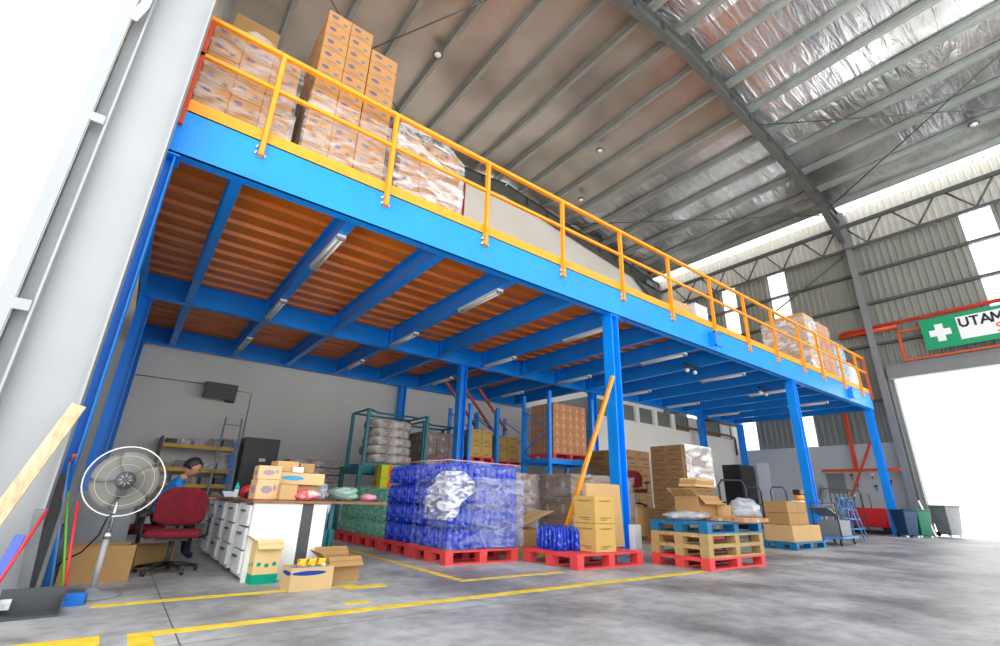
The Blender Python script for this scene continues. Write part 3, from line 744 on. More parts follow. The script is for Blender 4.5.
# crushed cardboard behind the pallet, left
o = carton_obj(.5, .6, .2, M['card'], (4.55, 5.5, .12), .1); tag(o, 'low open brown carton between the blue stack and the racks', 'carton')
o = MB().box(-.3, .3, -.18, .18, 0, .012, Matrix.Rotation(-.3, 4, 'Y')).build('loose_flap', M['cardlight'], loc=(4.72, 5.45, .46)); tag(o, 'bent light cardboard flap resting on the low open carton', 'cardboard')
pallet(4.25, 5.15, 0, .8, .8, .115, M['palletwood'], 'worn wooden pallet behind the red pallet with blue packs')
stack(4.95, 6.3, 0, 2, 2, 4, (.32, .36, .275), M['cardgrey'], 'dull brown wrapped carton in the column right of the near blue stack', 'wrapped cartons right of the blue stack')
stack(6.2, 6.1, .0, 3, 2, 3, (.56, .4, .38), M['cardgrey'], 'dull brown carton in the broad stack behind the leaning orange post', 'cartons behind the orange post')
wrap(4.95, 5.59, 6.3, 7.02, .0, 1.1, M['film'], 'clear film around the dull brown carton column right of the blue stack', .02)
wrap(6.2, 7.88, 6.1, 6.9, .0, 1.15, M['film'], 'clear film over the broad dull carton stack behind the orange post', .02)
# leaning orange post
o = MB().obox((4.75, 4.95, .0), (5.95, 4.86, 2.6), .05, .05).build('orange_post', M['orange']); tag(o, 'orange steel post leaning against the blue column behind the golden cartons', 'post')

# ---- pallet tower
for k, (m, lab) in enumerate(((M['palletred'], 'red pallet at the bottom of the four-high pallet tower'), (M['palletwood'], 'bare wooden pallet, second from the bottom of the tower'), (M['palletwood'], 'bare wooden pallet, third from the bottom of the tower'), (M['palletblue'], 'blue pallet on top of the four-high pallet tower'))):
    pallet(5.52+.01*k, 3.28, .127*k, 1.3, .78, .126, m, lab)
zt4 = .127*4
def crumple_box(name, loc, sx, sy, sz, m, label, open_flaps=True, rz=0, tilt=0):
    t = thing(name, label, 'carton', loc, rz)
    b = MB(); th = .008
    b.box(-sx/2, sx/2, -sy/2, sy/2, 0, th); b.box(-sx/2, sx/2, -sy/2, -sy/2+th, th, sz); b.box(-sx/2, sx/2, sy/2-th, sy/2, th, sz)
    b.box(-sx/2, -sx/2+th, -sy/2+th, sy/2-th, th, sz); b.box(sx/2-th, sx/2, -sy/2+th, sy/2-th, th, sz)
    b.build('box_body', m, t)
    if open_flaps:
        for nm, M4 in (('front', Matrix.Translation((0, -sy/2, sz)) @ Matrix.Rotation(-2.3+tilt, 4, 'X')), ('back', Matrix.Translation((0, sy/2, sz)) @ Matrix.Rotation(.7, 4, 'X'))):
            f = MB(); f.box(-sx/2, sx/2, 0, sy*.42, -th, 0, M4); f.build('flap', m, t)
        M4 = Matrix.Translation((-sx/2, 0, sz)) @ Matrix.Rotation(2.5, 4, 'Y') if False else Matrix.Translation((-sx/2, 0, sz)) @ Matrix.Rotation(.6, 4, 'Y')
        f = MB(); f.box(-sx*.3, 0, -sy/2+.01, sy/2-.01, -th, 0, M4); f.build('flap', m, t)
    return t
o = blob('film_heap', (5.98, 3.78, zt4+.05), .42, .2, .06, M['baggrey'], 'grey translucent film heap on the left of the pallet tower', 'film', .3, 3, .8)
crumple_box('open_carton', (6.32, 3.86, zt4+.002), .5, .34, .30, M['card'], 'open brown carton in the middle of the pallet tower top', True, .05)
for k in range(3):
    o = MB().box(-.24, .24, -.12, .12, 0, .035).build('folded_carton', M['cardlight'] if k != 1 else M['card'], loc=(6.2+.01*k, 3.75, zt4+.41+.0*k+.037*k), rz=.03*k, bevel=.004)
    tag(o, ['folded golden carton, lowest of three lying on the open brown carton', 'folded brown carton, middle of three lying on the open carton', 'folded golden carton, top of three lying on the open carton'][k], 'folded carton')
flat = MB(); flat.box(-.3, .3, -.3, .25, 0, .05); o = flat.build('flattened_cartons', M['cardred'], loc=(6.42, 3.42, zt4+.002), rz=-.03, bevel=.006); tag(o, 'flattened printed cartons lying at the front edge of the pallet tower', 'cardboard')
o = carton_obj(.16, .18, .19, M['cardlight'], (6.62, 3.62, zt4+.004), .2); tag(o, 'small pale carton beside the plastic bag on the pallet tower', 'carton')
blob('plastic_bag', (6.70, 3.42, zt4+.13), .13, .2, .14, M['baggrey'], 'crumpled clear plastic bag on the right corner of the pallet tower', 'bag', .4, 8, .8)
# tall brown stack with white wrap behind
pallet(8.2, 5.15, 0, 1.05, .9, .13, M['palletred'], 'red pallet under the tall brown carton stack behind the pallet tower')
stack(8.22, 5.2, .132, 3, 2, 9, (.31, .35, .18), M['cardbrown'], 'dark brown printed carton in the tall stack behind the pallet tower', 'tall brown carton stack behind the pallet tower')
b = MB(); nu = nv = 12
vs = [(8.24+.92*i/nu, 5.16-.015+.02*noise.noise(Vector((i*.6, j*.5, 2))), 1.02+.74*j/nv) for i in range(nu+1) for j in range(nv+1)]
b.add(vs, [(i*(nv+1)+j, i*(nv+1)+j+1, (i+1)*(nv+1)+j+1, (i+1)*(nv+1)+j) for i in range(nu) for j in range(nv)], True)
o = b.build('white_wrap', M['filmthick']); tag(o, 'milky white film on the front of the tall brown carton stack', 'film')
stack(9.0, 7.2, 0, 2, 2, 5, (.5, .5, .37), M['cardbrown'], 'dull brown carton in the stack farther back, left of the tall one', 'cartons far behind the first front column')
# racks ---------------------------------------------------------
def rack(x0, x1, y0, y1, zs, ztop, label, m=M['blue']):
    t = thing('pallet_rack', label, 'rack', (0, 0, 0))
    for x in (x0, x1):
        for y in (y0, y1):
            b = MB(); b.box(x-.04, x+.04, y-.035, y+.035, 0, ztop); b.box(x-.07, x+.07, y-.06, y+.06, 0, .012); b.build('upright', m, t)
        b = MB(); z = .3; s_ = 1
        while z < ztop-.5: b.tube([(x, y0 if s_ > 0 else y1, z), (x, y1 if s_ > 0 else y0, z+.5)], .014, 6); z += .5; s_ = -s_
        b.build('lattice', m, t)
    for z in zs:
        for y in (y0, y1): MB().box(x0+.04, x1-.04, y-.03, y+.03, z-.12, z).build('beam', m, t)
        for x in (x0, x1): MB().box(x-.03, x+.03, y0+.035, y1-.035, z-.1, z-.001).build('beam', m, t)
        b = MB()
        for k in range(6): b.box(x0+.05+k*(x1-x0-.1)/5-.02, x0+.05+k*(x1-x0-.1)/5+.02, y0+.03, y1-.03, z-.04, z-.002)
        b.build('deck_bar', m, t)
    return t
rack(7.86, 9.36, 8.4, 9.35, (1.62,), 3.2, 'blue pallet rack holding the big orange-brown carton stack')
pallet(8.0, 8.42, 1.622, 1.2, .85, .13, M['palletred'], 'red pallet on the blue rack under the orange-brown stack')
stack(8.03, 8.44, 1.754, 5, 4, 6, (.228, .205, .2), M['cardred'], 'orange-brown printed carton in the big stack on the blue rack', 'orange-brown cartons on the blue rack')
rack(6.55, 7.4, 9.85, 10.8, (1.52,), 2.9, 'blue pallet rack behind, left of the orange-brown stack')
pallet(6.62, 9.87, 1.522, .72, .85, .12, M['palletred'], 'red pallet on the rear blue rack under the yellowish cartons')
stack(6.64, 9.9, 1.645, 2, 2, 2, (.33, .39, .33), M['cardgold'], 'yellowish brown carton on the rear blue rack', 'yellowish cartons on the rear blue rack')
pallet(7.62, 10.2, 1.5, .9, .85, .12, M['palletred'], 'red pallet between the two blue racks')
rack(7.58, 8.6, 10.15, 11.1, (1.5,), 2.9, 'blue pallet rack farthest back, half hidden behind the big stack')
stack(7.66, 10.25, 1.622, 2, 2, 2, (.39, .3, .33), M['cardgold'], 'yellowish carton on the rack farthest back', 'cartons on the farthest rack')
for k in range(3):
    o = MB().obox((6.6+.55*k, 11.2, 3.68), (7.5+.55*k, 11.0, 2.55), .09, .05).build('stored_beam', M['redorange']); tag(o, 'red-orange steel beam stored diagonally under the platform behind the middle column', 'steel beam', 'stored red-orange beams')
# lower rack row left with stillages
rack(3.72, 5.2, 9.4, 10.35, (1.22,), 1.24, 'dark teal low rack under the first sack cage', M['teal'])
rack(5.3, 6.42, 10.0, 10.9, (1.2,), 1.22, 'dark teal low rack under the second sack cage', M['teal'])
def cage(x0, x1, y0, y1, z0, z1, label):
    t = thing('stacking_cage', label, 'cage', (0, 0, 0))
    for x in (x0, x1):
        for y in (y0, y1): MB().box(x-.03, x+.03, y-.03, y+.03, z0, z1).build('post', M['teal'], t)
    for y in (y0, y1): MB().box(x0+.03, x1-.03, y-.025, y+.025, z0, z0+.08).build('base_bar', M['teal'], t)
    b = MB(); b.tube([(x0, y0, z1), (x0+.2, y0, z1-.06), (x1-.2, y0, z1-.06), (x1, y0, z1)], .022, 6); b.tube([(x0, y1, z1), (x1, y1, z1)], .022, 6); b.tube([(x0, y0, z1), (x0, y1, z1)], .022, 6); b.tube([(x1, y0, z1), (x1, y1, z1)], .022, 6)
    b.build('top_rail', M['teal'], t)
cage(3.78, 5.14, 9.43, 10.3, 1.225, 2.36, 'dark teal stacking cage full of sacks, the left of two')
cage(5.36, 6.42, 9.95, 10.9, 1.225, 2.33, 'dark teal stacking cage with pale wrapped goods, the right of two')
def sack_mesh():
    b = MB(); nu, nv = 14, 10; vs = []
    for s_ in (1, -1):
        pass
    n, k = 20, 10
    for i in range(k+1):
        for j in range(n):
            t = PI*i/k; a = 2*PI*j/n; cx, cy = math.cos(a), math.sin(a); q = max(abs(cx), abs(cy))**.6
            rr = math.sin(t)**.13 if 0 < i < k else 0
            vs.append((cx/q*rr*.5, cy/q*rr*.42, -math.copysign(abs(math.cos(t))**.6, math.cos(t))*.095+.095+.012*noise.noise(Vector((cx*2, cy*2, t)))))
    b.add(vs, [(i*n+j, i*n+(j+1) % n, (i+1)*n+(j+1) % n, (i+1)*n+j) for i in range(k) for j in range(n)], True)
    me = b.mesh('sack'); me.materials.append(M['sack']); return me
sm_ = sack_mesh()
for k in range(5):
    for i in range(1):
        o = bpy.data.objects.new('sack', sm_); C.objects.link(o); o.location = (4.45+rnd(-.05, .05), 9.88+rnd(-.02, .02), 1.31+k*.178); o.rotation_euler = (rnd(-.02, .02), rnd(-.02, .02), rnd(-.1, .1)); o.scale = (rnd(.9, 1.05), rnd(.85, .92), 1)
        tag(o, 'dull printed sack stacked in the left teal cage', 'sack', 'sacks in the left teal cage')
stack(5.42, 10.0, 1.32, 3, 2, 3, (.33, .4, .27), M['cardgrey'], 'pale brown wrapped carton in the right teal cage', 'cartons in the right teal cage')
wrap(5.42, 6.42, 10.0, 10.8, 1.32, 2.13, M['film'], 'clear film around the goods in the right teal cage', .015)
stack(3.95, 8.9, 0, 2, 1, 5, (.24, .3, .25), carton_mat('carton_yellow_green', (.55, .6, .03), ink=(.75, .15, .03), marks=((.8, .5, .2, .5),)), 'yellow-green and orange carton between green bottles and the teal rack', 'yellow-green cartons left of the blue stacks')
# grey stacked sheets at the back wall
for k in range(9):
    o = MB().box(-.55, .55, -.4, .4, 0, .14).build('wrapped_bundle', M['sack'], loc=(3.3+rnd(-.02, .02), 11.2, .02+k*.15), bevel=.02); tag(o, 'grey wrapped bundle in the low stack left of the sack cages', 'bundle', 'grey bundles by the back wall')

# ------------------------------------------------------------------ goods on the platform
ZD = 4.262
for x, w, lab in ((-.33, 1.0, 'teal pallet under the leftmost wrapped carton stack on the platform'), (.78, 1.12, 'teal pallet under the tallest carton stack on the platform'), (2.02, .98, 'teal pallet under the rounded wrapped stack on the platform')):
    pallet(x, 5.08, ZD, w, .95, .13, M['palletteal'], lab)
z0 = ZD+.132
stack(-.31, 5.1, z0, 3, 1, 6, (.315, .85, .215), M['cardblue'], 'brown blue-printed carton in the leftmost wrapped stack on the platform', 'cartons in the leftmost platform stack')
wrap(-.31, .64, 5.1, 6.0, z0, z0+1.4, M['film'], 'clear film sagging around the leftmost stack on the platform', .03, topz=lambda x, y: z0+1.2+.12*math.sin((x+.6)*3)+.1*(x > 0))
for k in range(6):
    o = carton_obj(.6, .55, .5, M['card'], (.1, 6.65, ZD+.002+.503*k)); tag(o, 'large plain brown carton in the high stack behind the leftmost platform stack', 'carton', 'large cartons behind the leftmost platform stack')
stack(.80, 5.1, z0, 2, 2, 11, (.315, .43, .222), M['cardblue'], 'brown blue-printed carton in the tallest stack on the platform', 'cartons in the tallest platform stack')
stack(1.44, 5.12, z0, 1, 1, 10, (.40, .3, .222), M['cardblue'], 'brown blue-printed carton in the column right of the tallest platform stack', 'cartons in the right column of the tall stack')
wrap(.80, 1.84, 5.1, 6.0, z0, z0+1.0, M['film'], 'clear film around the lower tall stack on the platform', .02, top=False)
stack(2.04, 5.1, z0, 3, 2, 5, (.315, .43, .215), M['cardblue'], 'brown blue-printed carton in the stack under the rounded white film', 'cartons in the third platform stack')
wrap(2.02, 2.99, 5.1, 6.0, z0+.02, z0+1.1, film_mat('bulging_film', .06, .7, scale=3), 'milky white film bulging over the third stack on the platform', .05, topz=lambda x, y: z0+1.16+.13*math.sin(max(0, min(1, (x-2.0)/1.0))*PI)-.28*max(0, (x-2.45)), off=.05)
# far group
pallet(15.35, 5.2, ZD, 1.05, 1.0, .13, M['palletteal'], 'pallet under the first far wrapped stack on the platform')
pallet(16.5, 5.2, ZD, 1.0, 1.0, .13, M['palletteal'], 'pallet under the second far wrapped stack on the platform')
pallet(17.6, 5.2, ZD, .95, 1.0, .13, M['palletteal'], 'pallet under the blue-white wrapped stack on the platform')
stack(15.6, 5.25, z0, 2, 2, 6, (.4, .62, .33), M['cardlight'], 'pale brown carton in the first far wrapped stack on the platform', 'cartons in the first far platform stack')
wrap(15.6, 16.4, 5.25, 6.5, z0, z0+1.85, M['filmthick'], 'white film around the first far stack on the platform', .03, top=False)
stack(16.55, 5.25, z0, 2, 1, 6, (.465, .88, .32), M['cardred'], 'reddish carton in the second far stack on the platform', 'cartons in the second far platform stack')
wrap(16.55, 17.48, 5.25, 6.15, z0, z0+1.9, M['film'], 'clear film around the second far stack on the platform', .03)
stack(17.65, 5.25, z0, 3, 1, 4, (.3, .88, .375), carton_mat('carton_blue_white', (.45, .6, .68), ink=(.1, .3, .5)), 'blue-white carton in the wrapped stack near the far platform end', 'blue-white cartons at the far platform end')
wrap(17.65, 18.55, 5.25, 6.15, z0, z0+1.55, M['film'], 'clear film around the blue-white stack near the far platform end', .03)
blob('white_sack', (18.72, 5.28, ZD+.55), .2, .2, .55, M['bagwhite'], 'white bulging sack at the far end of the platform behind the rail', 'sack', .12, 4, .98)
o = carton_obj(.75, .6, .3, M['cardlight'], (9.0, 5.65, ZD+.345)); tag(o, 'brown carton on the platform behind the guard rail in mid length', 'carton')
pallet(8.5, 5.3, ZD, 1.0, .8, .13, M['palletteal'], 'pallet under the brown carton in mid platform')
o = MB().box(-.45, .45, -.36, .36, 0, .21).build('carton_tray', M['cardlight'], loc=(9.0, 5.68, ZD+.132), bevel=.005); tag(o, 'low carton tray under the brown carton in mid platform', 'carton')
o = carton_obj(.5, .6, .8, M['bagwhite'], (9.85, 5.65, ZD+.002)); tag(o, 'white wrapped block beside the brown carton on the platform', 'wrapped block')

# ------------------------------------------------------------------ left corner: fan, brooms, plank
fan = thing('pedestal_fan', 'large industrial pedestal fan with round wire cage and grey pole', 'fan', (.035, 4.56, 0))
MB().lathe([(.165, 0), (.165, .012), (.15, .022), (.07, .035), (.03, .05), (.022, .06)], n=32).build('base', M['midgrey'], fan)
MB().tube([(0, 0, .05), (0, 0, .36)], .018, 12).build('pole', M['greysteel'], fan)
b = MB(); b.tube([(0, 0, .36), (0, 0, .40)], .024, 12); b.tube([(0, 0, .40), (0, 0, .66)], .012, 10); b.build('upper_pole', M['chrome'], fan)
fr = Matrix.Translation((.01, -.03, .745)) @ Matrix.Rotation(.0, 4, 'Z') @ Matrix.Rotation(PI/2-.03, 4, 'X')   # local z = axis towards camera
def fm(p): return fr @ Vector(p)
RR = .238
def ringm(r, z, t, n=40, k=6):
    b = MB(); pts = [fm((r*math.cos(2*PI*i/n), r*math.sin(2*PI*i/n), z)) for i in range(n+1)]; return b.tube(pts, t, k, False)
rg = ringm(RR, .0, .0055)
for r_ in (.11, .17):
    q = ringm(r_, .055, .0012, 30, 4); rg.add(q.v, q.f, True); q = ringm(r_, -.055, .0012, 30, 4); rg.add(q.v, q.f, True)
wires = MB()
for i in range(110):
    a = 2*PI*i/110; ca, sa = math.cos(a), math.sin(a)
    for s_ in (1, -1):
        pts = [fm((r_*ca, r_*sa, s_*z)) for r_, z in ((.05, .075), (.12, .068), (.19, .045), (RR, 0))]
        wires.tube(pts, .0008, 3, False)
rg.build('cage_ring', M['ivory'], fan); wires.build('cage_wires', M['midgrey'], fan)
bl = MB()
for k in range(5):
    a0 = 2*PI*k/5; vs = []; nu, nv = 8, 6
    for i in range(nu+1):
        for j in range(nv+1):
            r_ = .04+.165*i/nu; wd = (.62+.2*math.sin(PI*i/nu))*(j/nv-.5)*1.75; a = a0+wd; vs.append(fm((r_*math.cos(a), r_*math.sin(a), -.03+.03*(j/nv-.5))))
    bl.add(vs, [(i*(nv+1)+j, i*(nv+1)+j+1, (i+1)*(nv+1)+j+1, (i+1)*(nv+1)+j) for i in range(nu) for j in range(nv)], True)
o = bl.build('blade', mat('fan_blade', (.23, .21, .18), .5, var=.05), fan); o.modifiers.new('s', 'SOLIDIFY').thickness = .003
mo = MB(); mo.lathe([(.05, -.05), (.062, -.03), (.062, .06), (.056, .09), (.04, .11), (.01, .115)], (0, 0, 0), 18)
mo.v = [tuple(fm(v)) for v in mo.v]; mo.build('motor', M['darkgrey'], fan)
b = MB()
for k in range(8):
    a = 2*PI*k/8; b.tube([fm((.02*math.cos(a), .02*math.sin(a), .118)), fm((.046*math.cos(a), .046*math.sin(a), .1))], .004, 5)
b.build('motor_vents', M['greysteel'], fan)
b = MB(); b.box(-.025, .025, -.04, .03, .64, .69); b.build('tilt_joint', M['darkgrey'], fan)
b = MB(); b.tube([(0, -.03, .52), (-.03, -.05, .5), (-.05, .05, .38), (-.12, .2, .26), (-.2, .35, .2), (-.3, .42, .1), (-.3, .42, .01)], .006, 6); b.build('power_cord', M['black'], fan)
# cardboard box behind fan
crumple_box('open_carton', (.02, 5.32, 0), .44, .3, .26, M['card'], 'open brown cardboard box on the floor behind the fan base', False, .06)
o = carton_obj(.3, .3, .2, M['card'], (.42, 5.95, 0), .1); tag(o, 'brown carton in the shade under the office chair', 'carton')
o = MB().box(-.24, .2, -.015, .015, 0, .66).build('grey_board', M['midgrey'], loc=(-.02, 5.72, 0)); tag(o, 'grey board standing behind the cardboard box and the fan pole', 'board')
# plank leaning on the column
o = MB().obox((-.66, 4.2, .0), (-.335, 4.44, 1.23), .085, .025, up=(0, 1, 0)).build('wooden_plank', M['wood'], bevel=.003); tag(o, 'raw wooden plank leaning against the grey column at far left', 'plank')
# brooms and dustpan
def stick(name, a, b_, r, m, label, cat, head=None):
    t = thing(name, label, cat, a)
    d = Vector(b_)-Vector(a); MB().tube([(0, 0, 0) if head is None else d*.06, d], r, 8).build('handle', m, t)
    if head: head(t)
    return t
def broomhead(m, w=.22, h=.09, col=None, yaw_=0):
    def f(t):
        rm = Matrix.Rotation(yaw_, 4, 'Z')
        MB().box(-w/2, w/2, -.025, .025, h*.6, h, rm).build('head', m, t)
        b = MB(); k = 9
        for i in range(k):
            for j in range(2):
                x = -w/2+(i+.5)*w/k; b.box(x-w/k*.48, x+w/k*.48, -.022+j*.022, -.002+j*.022, 0, h*.6, rm)
        b.build('bristles', col or m, t)
    return f
stick('broom', (-.09, 4.28, 0), (-.18, 4.5, .60), .008, M['redplastic'], 'broom with thin red handle and blue head beside the dustpan', 'broom', broomhead(M['blueplastic'], .2, .07))
stick('broom', (-.17, 4.5, 0), (-.3, 4.62, .86), .008, M['lightblue'], 'broom with pale blue handle leaning behind the column flange', 'broom', broomhead(M['blueplastic'], .12, .07))
stick('broom', (-.21, 4.62, 0), (-.29, 4.8, .9), .009, M['blueplastic'], 'broom with dark blue handle close to the blue corner column', 'broom', broomhead(M['darkgrey'], .1, .07))
stick('mop', (-.11, 4.58, 0), (-.26, 4.7, .66), .008, M['lime'], 'mop with lime green handle between the brooms', 'mop', broomhead(M['lightblue'], .1, .06))
stick('squeegee', (-.44, 4.15, .03), (-.315, 4.4, .55), .009, M['redplastic'], 'red-handled squeegee leaning in front of the grey column', 'squeegee', broomhead(M['signwhite'], .24, .05))
o = MB().obox((-.47, 4.3, 0), (-.4, 4.4, .40), .05, .03, up=(0, 1, 0)).build('blue_strip', mat('violet_blue', (.1, .15, .7), .4), bevel=.004); tag(o, 'violet-blue flat plastic strip leaning beside the wooden plank', 'strip')
o = MB().obox((-.28, 4.78, .6), (-.3, 4.84, .92), .03, .03).build('orange_hook', M['redorange']); tag(o, 'small orange hook bar hanging at the foot of the blue corner column', 'hook')
o = MB().obox((-.24, 4.7, 0), (-.36, 4.82, .78), .13, .02, up=(0, 1, 0)).build('dark_board', M['darkgrey']); tag(o, 'narrow dark board leaning between the grey column and the brooms', 'board')
o = MB().obox((-.31, 4.52, 0), (-.35, 4.4, .55), .06, .02, up=(0, 1, 0)).build('grey_strip', M['midgrey']); tag(o, 'narrow grey strip leaning on the foot of the grey column', 'strip')
dp = thing('dustpan', 'black long-handled dustpan standing on the floor at far left', 'dustpan', (-.22, 4.02, 0), .05)
b = MB(); b.box(-.15, .13, -.02, .16, 0, .008); b.box(-.15, .13, .15, .16, .0, .13, Matrix.Rotation(-.0, 4, 'X')); b.box(-.155, -.147, -.02, .16, 0, .09); b.box(.127, .135, -.02, .16, 0, .09)
b.box(-.15, .13, -.045, -.02, 0, .012)
b.build('pan', M['darkgrey'], dp); MB().obox((0, .16, .1), (.0, .42, .62), .022, .022).build('handle', M['darkgrey'], dp)
dp2 = thing('dustpan', 'dark dustpan lying half behind the black one near the fan base', 'dustpan', (-.09, 4.36, 0), .1)
b = MB(); b.box(-.09, .1, -.06, .1, 0, .01); b.box(-.09, .1, .09, .1, 0, .07); b.box(-.095, -.087, -.06, .1, 0, .05); b.box(.095, .103, -.06, .1, 0, .05); b.build('pan', M['darkgrey'], dp2)
o = blob('scrub_brush', (-.41, 3.98, .05), .05, .07, .055, M['sack'], 'worn brown brush lying beside the dustpan at the frame edge', 'brush', .2, 2, .9)

# ------------------------------------------------------------------ office corner
def office_chair(loc, rz, label, arms=True):
    t = thing('office_chair', label, 'chair', loc, rz)
    b = MB()
    for k in range(5):
        a = 2*PI*k/5+.3; b.tube([(0, 0, .075), (.14*math.cos(a), .14*math.sin(a), .06), (.24*math.cos(a), .24*math.sin(a), .045)], [.022, .016, .012], 8)
    b.build('star_base', M['black'], t)
    for k in range(5):
        a = 2*PI*k/5+.3; b = MB()
        b.lathe([(.022, -.016), (.026, -.012), (.026, .012), (.022, .016)], (.24*math.cos(a), .24*math.sin(a), .026), 12, Matrix.Rotation(PI/2, 4, 'Y')); b.box(.24*math.cos(a)-.012, .24*math.cos(a)+.012, .24*math.sin(a)-.012, .24*math.sin(a)+.012, .03, .055)
        b.build('castor', M['black'], t)
    MB().tube([(0, 0, .07), (0, 0, .27)], .02, 12).build('gas_lift', M['darkgrey'], t)
    b = MB(); b.box(-.21, .21, -.2, .2, .29, .35); b.build('seat', M['maroon'], t, bevel=.025)
    MB().box(-.12, .12, -.12, .12, .265, .29).build('seat_plate', M['black'], t)
    b = MB(); nu, nv = 12, 10; vs = []
    for s_ in (0, 1):
        for i in range(nu+1):
            for j in range(nv+1):
                u, v = i/nu*2-1, j/nv
                w = .235*(1-.25*max(0, v-.6)**2*6)*(1-.12*(1-v)); x = u*w; y = .2+.05*(1-u*u)+.04*v+s_*.045*(1-.7*max(abs(u), abs(2*v-1))**4)
                z = .37+.35*v-.05*(abs(u)**4)*(1 if v > .5 else -1)
                vs.append((x, y, z))
    m_ = (nu+1)*(nv+1)
    fs = []
    for i in range(nu):
        for j in range(nv):
            a = i*(nv+1)+j; fs.append((a, a+nv+1, a+nv+2, a+1)); fs.append((m_+a, m_+a+1, m_+a+nv+2, m_+a+nv+1))
    def edge(a, b_): fs.append((a, b_, b_+m_, a+m_))
    for i in range(nu): edge((i+1)*(nv+1), i*(nv+1)); edge(i*(nv+1)+nv, (i+1)*(nv+1)+nv)
    for j in range(nv): edge(j, j+1); edge(nu*(nv+1)+j+1, nu*(nv+1)+j)
    b.add(vs, fs, True); b.build('backrest', M['maroon'], t)
    b = MB(); b.box(-.03, .03, .17, .19, .27, .3); b.tube([(0, .1, .275), (0, .27, .28), (0, .3, .34), (0, .29, .5)], .016, 8); b.build('back_bar', M['black'], t)
    if arms:
        for s_ in (-1, 1):
            b = MB(); b.tube([(s_*.2, .05, .28), (s_*.26, .05, .3), (s_*.26, .03, .46)], .012, 8); b.box(s_*.26-.025, s_*.26+.025, -.1, .14, .46, .485); b.build('armrest', M['black'], t)
    return t
office_chair((.52, 5.55, 0), -.15, 'maroon fabric office chair on castors beside the white desk')
office_chair((.30, 6.35, 0), -PI/2-.1+PI, 'maroon office chair the person in blue sits on', True)
# desk: white pedestals and brown-edged top
dk = thing('office_desk', 'long white desk with brown-edged top running away from the camera', 'desk', (.98, 4.72, 0))
MB().box(-.02, .64, -.02, 3.6, .605, .63).build('desk_top', M['brownedge'], dk, bevel=.004)
MB().box(.0, .4, 0, .02, .0, .604).build('end_panel', M['white'], dk)
MB().box(.4, .5, .01, .06, .0, .604).build('dark_leg', M['darkgrey'], dk, label='black metal leg')
MB().box(.5, .62, 0, .02, .0, .604).build('end_panel', M['white'], dk)
for k in range(4):
    y = .05+.62*k; t = MB(); t.box(.0, .38, y, y+.02, .03, .6); t.box(.0, .38, y+.4, y+.42, .03, .6); t.box(.0, .38, y+.02, y+.4, .03, .05); t.box(.36, .38, y+.02, y+.4, .05, .6); ped = t.build('pedestal', M['white'], dk)
    for j in range(3):
        d = MB().box(-.022, -.002, y+.01, y+.41, .06+j*.18, .06+j*.18+.165).build('drawer', M['white'], dk)
        MB().box(-.04, -.022, y+.14, y+.28, .06+j*.18+.11, .06+j*.18+.125).build('handle', M['darkgrey'], d)
# side table with teal legs
st = thing('side_table', 'brown-topped side table with dark teal legs right of the desk', 'table', (1.70, 5.2, 0))
MB().box(-.04, .72, 0, .55, .60, .625).build('table_top', M['brownedge'], st)
for x in (.08, .14):
    for y in (.08, .5): MB().box(x-.02, x+.02, y-.02, y+.02, 0, .6).build('leg', M['teal'], st)
MB().box(.0, .5, .25, .32, .0, .03).build('foot', M['teal'], st)
def sheet(name, loc, w, h, m, label, cat, seed=0, nx=10, nz=12, fold=.03):
    b = MB(); vs = []
    for i in range(nx+1):
        for j in range(nz+1):
            u, v = i/nx, j/nz; ww = w*(.5+.5*v if seed == 1 else .8+.2*v)
            vs.append(((u-.5)*ww, fold*math.sin(u*14+seed)*(.4+1-v)*.8+.01*noise.noise(Vector((u*5, v*5, seed))), -h*(1-v)-.03*math.sin(u*7)*(1-v)))
    b.add(vs, [(i*(nz+1)+j, i*(nz+1)+j+1, (i+1)*(nz+1)+j+1, (i+1)*(nz+1)+j) for i in range(nx) for j in range(nz)], True)
    o = b.build(name, m, loc=loc); o.modifiers.new('s', 'SOLIDIFY').thickness = .006; tag(o, label, cat); return o
sheet('hanging_cloth', (1.72, 5.16, .6), .14, .22, mat('blue_white_cloth', (.02, .1, .45), .7, var=0, scale=14, c2=(.7, .78, .85), contrast=(.45, .55)), 'blue and white cloth bag hanging from the side table edge', 'cloth', 1)
sheet('hanging_cloth', (1.80, 5.17, .36), .12, .3, M['teal'], 'dark teal cloth hanging below the blue and white one', 'cloth', 2)
# things on desk
zt_ = .632
def put(o, label, cat, group=None): return tag(o, label, cat, group)
put(carton_obj(.19, .24, .17, M['cardpurple'], (1.09, 5.0, zt_), .03), 'carton with purple-grey print at the front left of the desk', 'carton')
put(carton_obj(.20, .24, .12, M['cardpurple'], (1.10, 5.02, zt_+.172), -.04), 'carton stacked on the one at the front left of the desk', 'carton')
put(carton_obj(.15, .16, .135, M['cardlight'], (1.255, 4.88, zt_), .06), 'small pale carton at the desk front, between printed carton and red packet', 'carton')
put(carton_obj(.44, .26, .11, M['cardcyan'], (1.42, 5.16, zt_+.137), .02), 'long carton with a blue logo lying above the small ones on the desk', 'carton')
put(carton_obj(.36, .22, .135, M['cardlight'], (1.42, 5.2, zt_), 0), 'plain carton under the long blue-logo carton on the desk', 'carton')
put(carton_obj(.2, .2, .10, M['cardlight'], (1.27, 5.14, zt_+.249), .1), 'golden wrapped packet on top of the desk cartons, left', 'packet')
put(carton_obj(.14, .18, .09, M['card'], (1.47, 5.14, zt_+.249), -.1), 'brown packet on top of the desk cartons, right', 'packet')
o = MB().box(-.05, .05, -.003, .003, 0, .05).build('price_tag', M['signwhite'], loc=(1.37, 5.02, zt_+.25)); put(o, 'white tag standing against the packets on top of the desk cartons', 'tag')
